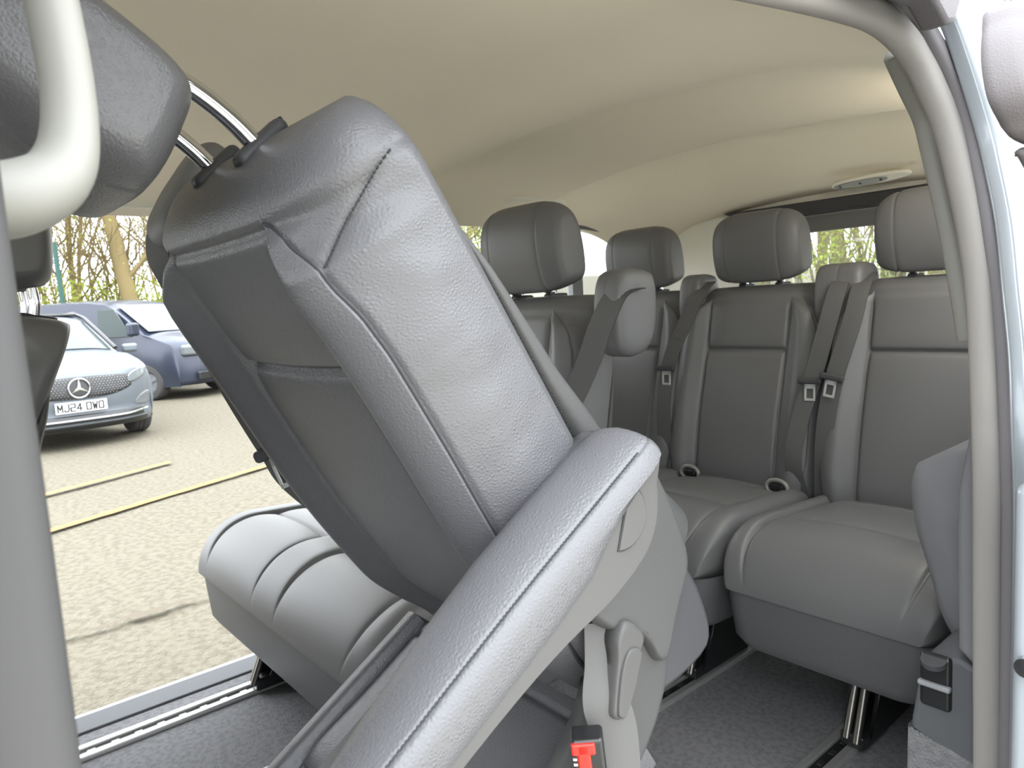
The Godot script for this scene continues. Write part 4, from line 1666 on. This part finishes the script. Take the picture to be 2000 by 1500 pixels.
func wheel(b: MB, tyre: MB, c: Vector3, r: float, w: float) -> void:
	var rings := []
	for q in [[-0.5, 0.62], [-0.5, 0.86], [-0.47, 0.93], [-0.38, 0.985], [-0.2, 1.0], [-0.19, 0.975], [-0.16, 0.975], [-0.15, 1.0], [0.0, 1.0], [0.01, 0.975], [0.04, 0.975], [0.05, 1.0], [0.2, 1.0], [0.38, 0.985], [0.47, 0.93], [0.5, 0.86], [0.5, 0.62]]:
		var ring := PackedVector3Array()
		for i in 36:
			var a := TAU * i / 36.0
			ring.append(c + V(q[0] * w, sin(a) * r * q[1], cos(a) * r * q[1]))
		rings.append(ring)
	tyre.loft(rings, false, false)
	b.tube(P3([c + V(-0.4 * w, 0, 0), c + V(0.4 * w, 0, 0)]), r * 0.63, 30)
	for s in [-1, 1]:
		for k in 5:
			var a := TAU * k / 5.0
			b.rbox(V(0.02, r * 0.6, 0.06), 0.008, Transform3D(Basis(Vector3.RIGHT, a), c + V(s * 0.42 * w, 0, 0) + Basis(Vector3.RIGHT, a) * V(0, r * 0.3, 0)))

func suv() -> void:
	var t := thing("parked_car", "pale silver car facing the open door, round star badge and number plate", "car", V(1.55, GY, -9.75))
	t.rotation.y = deg_to_rad(4.0)
	var prof := [[-0.16, 0.20], [-0.05, 0.22], [0.0, 0.27], [0.005, 0.34], [-0.02, 0.40], [-0.015, 0.48], [0.0, 0.55], [0.0, 0.66], [-0.015, 0.78], [-0.04, 0.88], [-0.09, 0.935], [-0.17, 0.965], [-0.4, 1.01], [-0.7, 1.055], [-1.0, 1.095], [-1.2, 1.115], [-1.24, 1.12], [-1.6, 1.33], [-1.95, 1.52], [-2.1, 1.575], [-2.3, 1.61], [-2.8, 1.63], [-3.4, 1.58], [-3.9, 1.45], [-4.3, 1.1], [-4.45, 0.8], [-4.45, 0.4], [-4.4, 0.25]]
	var hw := func(z: float, y: float) -> float:
		var w := 0.955 - 0.06 * sm(-0.5, 0.1, z)
		if y > 1.1:
			w = lerpf(0.80, 0.60, clampf((y - 1.1) / 0.5, 0, 1))
		elif y > 0.9:
			w = lerpf(w, 0.86, (y - 0.9) / 0.2)
		return w
	var b := MB.new()
	hull(b, prof, hw, 0.42)
	part("body", b, M.car_silver, t)
	var face := func(x: float, y: float, off: float) -> Vector3:
		var z := 0.0
		for i in prof.size() - 1:
			if y >= prof[i][1] and y <= prof[i + 1][1] and i < 11:
				z = lerpf(prof[i][0], prof[i + 1][0], (y - prof[i][1]) / maxf(0.001, prof[i + 1][1] - prof[i][1]))
		return V(x, y, z - 0.42 * pow(absf(x) / 0.9, 3.5) + off)
	var sheet := func(poly: PackedVector2Array, off: float) -> MB:
		# a panel laid on the curved front: the two halves of its outline are its lower and upper edge
		var m := MB.new()
		var k := poly.size() / 2
		var p := PackedVector3Array()
		for j in 9:
			for i in k:
				var lo := poly[i]
				var hi := poly[poly.size() - 1 - i]
				var q := lo.lerp(hi, clampf((j - 1) / 6.0, 0.0, 1.0))
				p.append(face.call(q.x, q.y, -0.02 if j == 0 or j == 8 else off))
		m.grid(p, k, 9, false, 1)
		return m
	var band := func(x0: float, x1: float, lo: Callable, hi: Callable) -> PackedVector2Array:
		var o := PackedVector2Array()
		for i in 25:
			var x := lerpf(x0, x1, i / 24.0)
			o.append(Vector2(x, lo.call(x)))
		for i in 25:
			var x := lerpf(x1, x0, i / 24.0)
			o.append(Vector2(x, hi.call(x)))
		return o
	# grille: dark shield with rows of bright points
	var glo := func(x: float) -> float: return 0.585 + 0.10 * pow(absf(x) / 0.60, 3.0)
	var ghi := func(x: float) -> float: return 0.845 - 0.02 * pow(absf(x) / 0.60, 2.0)
	var gr := part("grille", sheet.call(band.call(-0.60, 0.60, glo, ghi), 0.006), M.car_black, t, "black grille scattered with bright points")
	b = MB.new()
	for j in 9:
		for i in 33:
			var x := -0.56 + 0.035 * i + (0.0175 if j % 2 else 0.0)
			var y := 0.60 + 0.028 * j
			if y > glo.call(x) + 0.012 and y < ghi.call(x) - 0.012 and Vector2(x, y - 0.72).length() > 0.135:
				var sz := 0.009 * (0.6 + 0.6 * absf(x))
				b.rbox(V(sz, sz, 0.004), 0.001, Transform3D(Basis(Vector3.BACK, PI / 4), face.call(x, y, 0.008)), 2)
	var st_ := part("grille_points", b, M.chrome, gr)
	st_.set_meta("kind", "stuff")
	# badge: ring with a three-pointed star
	b = MB.new()
	var ring := PackedVector3Array()
	for i in 41:
		var a := TAU * i / 40.0
		ring.append(V(cos(a) * 0.112, 0.715 + sin(a) * 0.112, 0.02))
	b.tube(ring, 0.010, 8)
	var bd := part("badge_ring", b, M.chrome, t)
	b = MB.new()
	var star := PackedVector2Array()
	for i in 6:
		var a := PI / 2 + TAU * i / 6.0
		star.append(Vector2(cos(a), sin(a)) * (0.108 if i % 2 == 0 else 0.020))
	b.ext(star, 0.012, 0.003, Transform3D(Basis(), V(0, 0.715, 0.014)))
	part("badge_star", b, M.chrome, bd)
	# lamps
	for sd in [-1.0, 1.0]:
		var hp := PackedVector2Array()
		for q in [[0.555, 0.73], [0.63, 0.72], [0.72, 0.745], [0.80, 0.775], [0.86, 0.805], [0.90, 0.85], [0.885, 0.885], [0.86, 0.89], [0.80, 0.886], [0.70, 0.868], [0.62, 0.842], [0.565, 0.80]]:
			hp.append(Vector2(q[0] * sd, q[1]))
		part("headlamp", sheet.call(hp, 0.010), M.headlamp, t, "clear headlamp")
		# dark side intakes and the silver blade beneath
		var ip := PackedVector2Array()
		for q in [[0.62, 0.445], [0.70, 0.425], [0.78, 0.415], [0.86, 0.42], [0.90, 0.45], [0.895, 0.55], [0.86, 0.58], [0.79, 0.575], [0.71, 0.545], [0.63, 0.475]]:
			ip.append(Vector2(q[0] * sd, q[1]))
		part("side_intake", sheet.call(ip, 0.006), M.car_grey, t)
	var bl := func(x: float) -> float: return 0.405 + 0.03 * sm(0.45, 0.65, absf(x)) - 0.05 * sm(0.7, 0.9, absf(x))
	part("lower_intake", sheet.call(band.call(-0.74, 0.74, func(x): return 0.305, func(x): return 0.40), 0.006), M.car_black, t)
	part("lip", sheet.call(band.call(-0.82, 0.82, func(x): return 0.335 + 0.02 * sm(0.5, 0.8, absf(x)), func(x): return 0.352 + 0.02 * sm(0.5, 0.8, absf(x))), 0.012), M.chrome, t)
	part("bumper_skirt", sheet.call(band.call(-0.80, 0.80, func(x): return 0.225, func(x): return 0.29), 0.010), M.car_black, t)
	# number plate
	b = MB.new()
	b.rbox(V(0.54, 0.125, 0.014), 0.004, Transform3D(Basis(), V(0.0, 0.50, 0.028)))
	var pl := part("number_plate", b, M.plate_white, t)
	var strokes := {
		"M": [[0, 0, 0, 1], [0, 1, 0.5, 0.35], [0.5, 0.35, 1, 1], [1, 1, 1, 0]],
		"J": [[0, 0.25, 0.15, 0], [0.15, 0, 0.75, 0], [0.75, 0, 1, 0.25], [1, 0.25, 1, 1]],
		"2": [[0, 1, 1, 1], [1, 1, 1, 0.52], [1, 0.52, 0, 0.48], [0, 0.48, 0, 0], [0, 0, 1, 0]],
		"4": [[0.75, 0, 0.75, 1], [0.75, 1, 0, 0.3], [0, 0.3, 1, 0.3]],
		"O": [[0, 0.1, 0, 0.9], [0, 0.9, 0.12, 1], [0.12, 1, 0.88, 1], [0.88, 1, 1, 0.9], [1, 0.9, 1, 0.1], [1, 0.1, 0.88, 0], [0.88, 0, 0.12, 0], [0.12, 0, 0, 0.1]],
		"W": [[0, 1, 0.25, 0], [0.25, 0, 0.5, 0.7], [0.5, 0.7, 0.75, 0], [0.75, 0, 1, 1]],
	}
	var x0 := -0.247
	for ch in "MJ24 OWO":
		if ch == " ":
			x0 += 0.034
			continue
		b = MB.new()
		for q in strokes[ch]:
			var p0 := V(x0 + q[0] * 0.046, 0.459 + q[1] * 0.082, 0.0365)
			var p1 := V(x0 + q[2] * 0.046, 0.459 + q[3] * 0.082, 0.0365)
			var l := (p1 - p0).length() + 0.014
			b.rbox(V(l, 0.015, 0.004), 0.001, look(p1 - p0, Vector3.BACK.cross(p1 - p0), (p0 + p1) / 2), 2)
		part("plate_character", b, M.plate_black, pl)
		x0 += 0.066
	# glass, roof and pillars
	var ws := PackedVector3Array()
	for j in 12:
		var f := j / 11.0
		var z := lerpf(-1.27, -1.99, f)
		var y := lerpf(1.137, 1.541, f)
		for i in 21:
			var u := i / 10.0 - 1.0
			ws.append(V(u * lerpf(0.735, 0.60, f), y + 0.012 - 0.045 * pow(absf(u), 4.0), z + 0.014))
	b = MB.new()
	b.grid(ws, 21, 12, false, -1)
	part("windscreen", b, M.car_glass, t)
	b = MB.new()
	b.rbox(V(1.16, 0.03, 1.1), 0.012, Transform3D(Basis(Vector3.RIGHT, 0.02), V(0, 1.617, -2.72)))
	part("roof_panel", b, M.car_black, t)
	for sd in [-1.0, 1.0]:
		b = MB.new()
		b.tube(P3([V(sd * 0.775, 1.12, -1.22), V(sd * 0.70, 1.34, -1.60), V(sd * 0.635, 1.545, -1.98), V(sd * 0.62, 1.63, -2.5), V(sd * 0.60, 1.60, -3.3)]), 0.028, 8)
		part("roof_rail", b, M.car_black, t)
		b = MB.new()
		b.rbox(V(0.20, 0.12, 0.10), 0.04, Transform3D(Basis(), V(sd * 1.02, 1.10, -1.45)))
		part("mirror", b, M.car_silver, t)
		for z in [-0.82, -3.6]:
			b = MB.new()
			var ty := MB.new()
			wheel(b, ty, V(sd * 0.82, 0.335, z), 0.335, 0.235)
			var tyre := part("tyre", ty, M.car_tyre, t)
			part("wheel", b, M.car_grey, tyre)

func other_vehicles() -> void:
	# dark van at an angle behind the silver car
	var t := thing("parked_van", "dark blue grey van parked at an angle right of the silver car", "van", V(4.75, GY, -14.2))
	t.rotation.y = deg_to_rad(32.0)
	var prof := [[-0.15, 0.25], [-0.02, 0.27], [0.02, 0.35], [0.02, 0.55], [-0.0, 0.75], [-0.05, 0.95], [-0.12, 1.05], [-0.35, 1.13], [-0.7, 1.21], [-0.95, 1.26], [-1.4, 1.55], [-1.75, 1.78], [-1.95, 1.86], [-2.4, 1.92], [-3.4, 1.93], [-4.7, 1.90], [-5.0, 1.6], [-5.1, 1.0], [-5.1, 0.4]]
	var hw := func(z: float, y: float) -> float: return (0.95 - 0.05 * sm(-0.4, 0.05, z)) if y < 1.15 else lerpf(0.95, 0.80, clampf((y - 1.15) / 0.75, 0, 1))
	var b := MB.new()
	hull(b, prof, hw, 0.30)
	part("body", b, M.navy_paint, t)
	b = MB.new()
	b.grid(P3([V(-0.85, 1.275, -0.93), V(0.85, 1.275, -0.93), V(-0.72, 1.80, -1.74), V(0.72, 1.80, -1.74)]), 2, 2, false, -1)
	part("windscreen", b, M.car_glass, t)
	b = MB.new()
	b.rbox(V(1.15, 0.22, 0.05), 0.02, Transform3D(Basis(), V(0, 0.78, 0.02)))
	part("grille", b, M.car_black, t)
	b = MB.new()
	b.rbox(V(1.5, 0.16, 0.06), 0.03, Transform3D(Basis(), V(0, 0.42, 0.0)))
	part("lower_intake", b, M.car_black, t)
	for sd in [-1.0, 1.0]:
		b = MB.new()
		b.rbox(V(0.34, 0.20, 0.16), 0.05, Transform3D(Basis(Vector3.UP, sd * 0.5), V(sd * 0.74, 0.90, -0.13)))
		part("headlamp", b, M.headlamp, t)
		b = MB.new()
		b.rbox(V(0.22, 0.24, 0.14), 0.05, Transform3D(Basis(), V(sd * 1.10, 1.33, -1.05)))
		part("mirror", b, M.navy_paint, t)
		for q in [[-1.25, 0.75], [-2.5, 1.1], [-3.9, 1.2]]:
			b = MB.new()
			b.ext(P2([q[0], 1.2, q[0] - q[1], 1.2, q[0] - q[1], 1.72, q[0] - 0.35, 1.72]), 0.02, 0.004, Transform3D(Basis(Vector3(0, 0, 1), Vector3.UP, Vector3(-1, 0, 0)), V(sd * 0.935 + 0.01, 0, 0)))
			part("side_window", b, M.car_glass, t)
		for z in [-0.95, -4.1]:
			b = MB.new()
			var ty := MB.new()
			wheel(b, ty, V(sd * 0.87, 0.34, z), 0.34, 0.235)
			var tyre := part("tyre", ty, M.car_tyre, t)
			part("wheel", b, M.car_grey, tyre)
	# black car side-on between the two, and a white car behind the silver one
	var list := [["black car parked behind, in the gap between silver car and dark van", V(3.9, GY, -17.6), 80.0, M.car_black], ["white car parked behind the silver car, only its roof showing", V(1.2, GY + 0.05, -16.6), 12.0, M.white_paint]]
	for q in list:
		t = thing("parked_car", q[0], "car", q[1])
		t.rotation.y = deg_to_rad(q[2])
		prof = [[-0.1, 0.22], [0.0, 0.3], [0.0, 0.6], [-0.06, 0.8], [-0.3, 0.92], [-0.8, 1.0], [-1.1, 1.05], [-1.7, 1.42], [-2.0, 1.52], [-2.6, 1.56], [-3.2, 1.5], [-3.8, 1.2], [-4.2, 0.95], [-4.3, 0.5], [-4.25, 0.25]]
		hw = func(z: float, y: float) -> float: return 0.88 if y < 1.05 else lerpf(0.85, 0.62, clampf((y - 1.05) / 0.5, 0, 1))
		b = MB.new()
		hull(b, prof, hw, 0.35)
		part("body", b, q[3], t)
		b = MB.new()
		b.grid(P3([V(-0.78, 1.075, -1.08), V(0.78, 1.075, -1.08), V(-0.60, 1.44, -1.68), V(0.60, 1.44, -1.68)]), 2, 2, false, -1)
		part("windscreen", b, M.car_glass, t)
		for sd in [-1.0, 1.0]:
			b = MB.new()
			b.ext(P2([-1.4, 1.0, -3.6, 1.0, -3.2, 1.38, -1.9, 1.38]), 0.02, 0.004, Transform3D(Basis(Vector3(0, 0, 1), Vector3.UP, Vector3(-1, 0, 0)), V(sd * 0.85 + 0.01, 0, 0)))
			part("side_window", b, M.car_glass, t)
			for z in [-0.8, -3.4]:
				b = MB.new()
				var ty := MB.new()
				wheel(b, ty, V(sd * 0.78, 0.32, z), 0.32, 0.21)
				var tyre := part("tyre", ty, M.car_tyre, t)
				part("wheel", b, M.car_grey, tyre)
	b = MB.new()
	b.rbox(V(9.0, 0.7, 0.2), 0.02, Transform3D(Basis(), V(7.5, GY + 0.85, -20.4)))
	solo("low_wall", b, M.white_paint, "low white wall under the trees between the parked vehicles", "wall", V(7.5, GY + 0.5, -20.4))
	b = MB.new()
	b.tube(P3([V(2.9, GY, -18.8), V(2.86, GY + 3.3, -18.8)]), 0.05, 10)
	solo("fence_post", b, M.green_paint, "slim green metal post standing before the trees", "post", V(2.9, GY, -18.8))

func branch(b: MB, rg: RandomNumberGenerator, p: Vector3, d: Vector3, l: float, r: float, depth: int, tips: Array) -> void:
	var path := PackedVector3Array([p])
	var radii := PackedFloat32Array([r])
	var n := 4 if depth > 1 else 3
	var q := p
	var e := d
	for i in n:
		e = (e + V(rg.randfn(0, 0.16), rg.randfn(0.06, 0.10), rg.randfn(0, 0.16))).normalized()
		q += e * l / n
		path.append(q)
		radii.append(lerpf(r, r * 0.55, float(i + 1) / n))
	b.tube(path, r, 6 if depth > 2 else (4 if depth > 1 else 3), radii, 1.0, Vector3.ZERO, false)
	if depth <= 2:
		tips.append(q)
	if depth == 0:
		return
	var kids := rg.randi_range(2, 3) + (1 if depth == 2 else 0)
	for k in kids:
		var f := rg.randf_range(0.45, 1.0) if k > 0 else 1.0
		var at := path[mini(n, int(f * n))]
		var a := rg.randf() * TAU
		var side := e.cross(V(cos(a), 0.3, sin(a))).normalized()
		var dd := (e + side * rg.randf_range(0.35, 0.9)).normalized()
		branch(b, rg, at, dd, l * rg.randf_range(0.55, 0.8), r * rg.randf_range(0.42, 0.6), depth - 1, tips)

func leaf_mesh() -> ArrayMesh:
	var b := MB.new()
	b.patch(P3([V(0, 0, 0), V(0.4, 0.5, 0.12), V(0, 1, 0), V(-0.4, 0.5, 0.12)]), PackedInt32Array([0, 1, 2, 0, 2, 3]), PackedVector2Array(), 1)
	return b.mesh()

func leaves(called: String, parent: Node3D, spots: Array, per: int, spread: float, size: float, m: Material, rg: RandomNumberGenerator, lm: ArrayMesh) -> void:
	var mm := MultiMesh.new()
	mm.transform_format = MultiMesh.TRANSFORM_3D
	mm.mesh = lm
	mm.instance_count = spots.size() * per
	for i in mm.instance_count:
		var p: Vector3 = spots[i % spots.size()]
		p += V(rg.randfn(0, spread), rg.randfn(0, spread * 0.7), rg.randfn(0, spread))
		var s := size * rg.randf_range(0.6, 1.4)
		mm.set_instance_transform(i, Transform3D(Basis.from_euler(V(rg.randf() * TAU, rg.randf() * TAU, rg.randf() * TAU)) * Basis.from_scale(V(s, s, s)), p))
	var o := MultiMeshInstance3D.new()
	o.multimesh = mm
	o.material_override = m
	o.name = called
	parent.add_child(o, true)
	o.set_meta("kind", "stuff")

func tree(at: Vector3, h: float, r: float, lean: Vector3, sd: int, label: String, green: float, lm: ArrayMesh, group := "bare trees of the wood") -> void:
	var rg := RandomNumberGenerator.new()
	rg.seed = sd
	var t := thing("tree", label, "tree", at, group)
	var b := MB.new()
	var path := PackedVector3Array()
	var radii := PackedFloat32Array()
	var q := V(0, -0.3, 0)
	var d := (V(0, 1, 0) + lean).normalized()
	var n := 8
	for i in n + 1:
		path.append(q)
		radii.append(r * lerpf(1.15, 0.45, float(i) / n))
		d = (d + V(rg.randfn(0, 0.05), 0.05, rg.randfn(0, 0.05))).normalized()
		q += d * h * 0.75 / n
	b.tube(path, r, 10, radii, 1.0, Vector3.ZERO, false)
	var tips := []
	var tw := MB.new()
	branch(tw, rg, path[n], d, h * 0.28, r * 0.45, 3, tips)
	for k in 11:
		var i := rg.randi_range(2, n - 1)
		var a := rg.randf() * TAU
		var up := rg.randf_range(0.5, 1.3)
		branch(tw, rg, path[i], V(cos(a), up, sin(a)).normalized(), h * rg.randf_range(0.16, 0.28), radii[i] * rg.randf_range(0.3, 0.5), 3 if k < 5 else 2, tips)
	part("trunk", b, M.bark, t)
	var br := part("branches", tw, M.bark, t)
	br.set_meta("kind", "stuff")
	if green > 0.0 and tips.size():
		leaves("leaves", t, tips, maxi(1, int(green)), 0.35, 0.07, M.leaf, rg, lm)

func shrub(at: Vector3, w: float, h: float, sd: int, label: String, lm: ArrayMesh, n := 1600) -> void:
	var rg := RandomNumberGenerator.new()
	rg.seed = sd
	var t := thing("bush", label, "bush", at, "undergrowth below the trees")
	var b := MB.new()
	var spots := []
	for k in 26:
		var a := rg.randf() * TAU
		var q := V(cos(a) * w * rg.randf_range(0.05, 0.9), h * rg.randf_range(0.25, 0.95), sin(a) * w * 0.6 * rg.randf())
		b.tube(P3([V(q.x * 0.3, -0.2, q.z * 0.3), q * 0.6, q]), 0.016, 4)
		spots.append(q)
		spots.append(q * 0.7)
	part("stems", b, M.bark, t).set_meta("kind", "stuff")
	leaves("leaves", t, spots, n / spots.size(), 0.30, 0.085, M.leaf, rg, lm)

func thicket(spots: Array, w: float, h: float, sd: int, label: String, lm: ArrayMesh, green: int) -> void:
	# saplings and brushwood standing close together, too many twigs to count
	var rg := RandomNumberGenerator.new()
	rg.seed = sd
	var b := MB.new()
	var tips := []
	for at in spots:
		for k in 16:
			var p: Vector3 = at + V(rg.randf_range(-w, w), -0.3, rg.randf_range(-0.8, 0.8))
			branch(b, rg, p, V(rg.randf_range(-0.25, 0.25), 1, rg.randf_range(-0.2, 0.2)).normalized(), h * rg.randf_range(0.4, 0.7), rg.randf_range(0.018, 0.04), 3, tips)
	var o := struct("brushwood", b, M.bark)
	tag(o, label, "brushwood", "", "stuff")
	leaves("leaves", o, tips, green, 0.25, 0.06, M.leaf, rg, lm)

func woods() -> void:
	var lm := leaf_mesh()
	var rg := RandomNumberGenerator.new()
	rg.seed = 31
	var A := "bare tree in the wood seen through the open far door"
	var T := "bare tree in the wood seen through the rear window"
	tree(V(4.95, 0.35, -21.0), 11.0, 0.20, V(-0.12, 0, 0), 3, "thick forked tree standing over the dark van, seen through the open door", 1, lm, "")
	tree(V(2.05, 0.4, -22.0), 10.0, 0.14, V(0.02, 0, 0), 5, "slim bare tree rising behind the green post beyond the silver car", 1, lm, "")
	tree(V(1.15, 0.4, -21.0), 10.0, 0.19, V(0.03, 0, 0), 6, "thick bare tree nearest the front seat's headrest, beyond the cars", 1, lm, "")
	for i in 14:
		var x := -1.0 + 0.95 * i + rg.randf_range(-0.4, 0.4)
		tree(V(x, 0.45, rg.randf_range(-32.0, -24.0)), rg.randf_range(9, 13), rg.randf_range(0.06, 0.13), V(rg.randf_range(-0.08, 0.08), 0, 0), 40 + i, A, 1, lm)
	var spots := []
	for i in 7:
		spots.append(V(0.2 + 1.25 * i, 0.4, rg.randf_range(-24.0, -22.0)))
	thicket(spots, 1.0, 5.5, 300, "bare brushwood between the trunks beyond the parked cars", lm, 1)
	for i in 8:
		shrub(V(-0.2 + 1.2 * i, 0.5, rg.randf_range(-22.0, -20.8)), 1.0, rg.randf_range(1.3, 2.2), 80 + i, "fresh green bush below the bare trees beyond the cars", lm, 1300)
	# beyond the rear window and the far rear quarter
	for i in 15:
		var z := -17.0 + 1.0 * i + rg.randf_range(-0.3, 0.3)
		tree(V(rg.randf_range(19.0, 27.0), 1.05, z), rg.randf_range(9, 12), rg.randf_range(0.10, 0.22), V(0, 0, rg.randf_range(-0.2, 0.2)), 120 + i, T, 1, lm)
	spots = []
	for i in 6:
		spots.append(V(rg.randf_range(17.5, 19.0), 1.0, -13.5 + 1.6 * i))
	thicket(spots, 0.8, 5.0, 340, "bare brushwood on the bank seen through the rear window", lm, 1)
	for i in 8:
		shrub(V(rg.randf_range(16.0, 17.5), 0.95, -14.0 + 1.4 * i), 1.2, rg.randf_range(0.9, 1.6), 160 + i, "green bush on the bank seen through the rear window", lm, 800)
	for i in 3:
		tree(V(8.6 + 1.3 * i, 0.0, -12.4 - 0.8 * i), 5.0, 0.09, V(0, 0, 0), 190 + i, "leafy green tree seen through the far rear side window", 16, lm, "leafy trees beyond the side window")

func behind() -> void:
	# concrete apron added out of view, to bounce daylight into the van
	var b := MB.new()
	b.rbox(V(60, 0.1, 6.6), 0.01, Transform3D(Basis(), V(0, GY - 0.01, 3.55)))
	struct("added_apron", b, M.bounce_concrete)
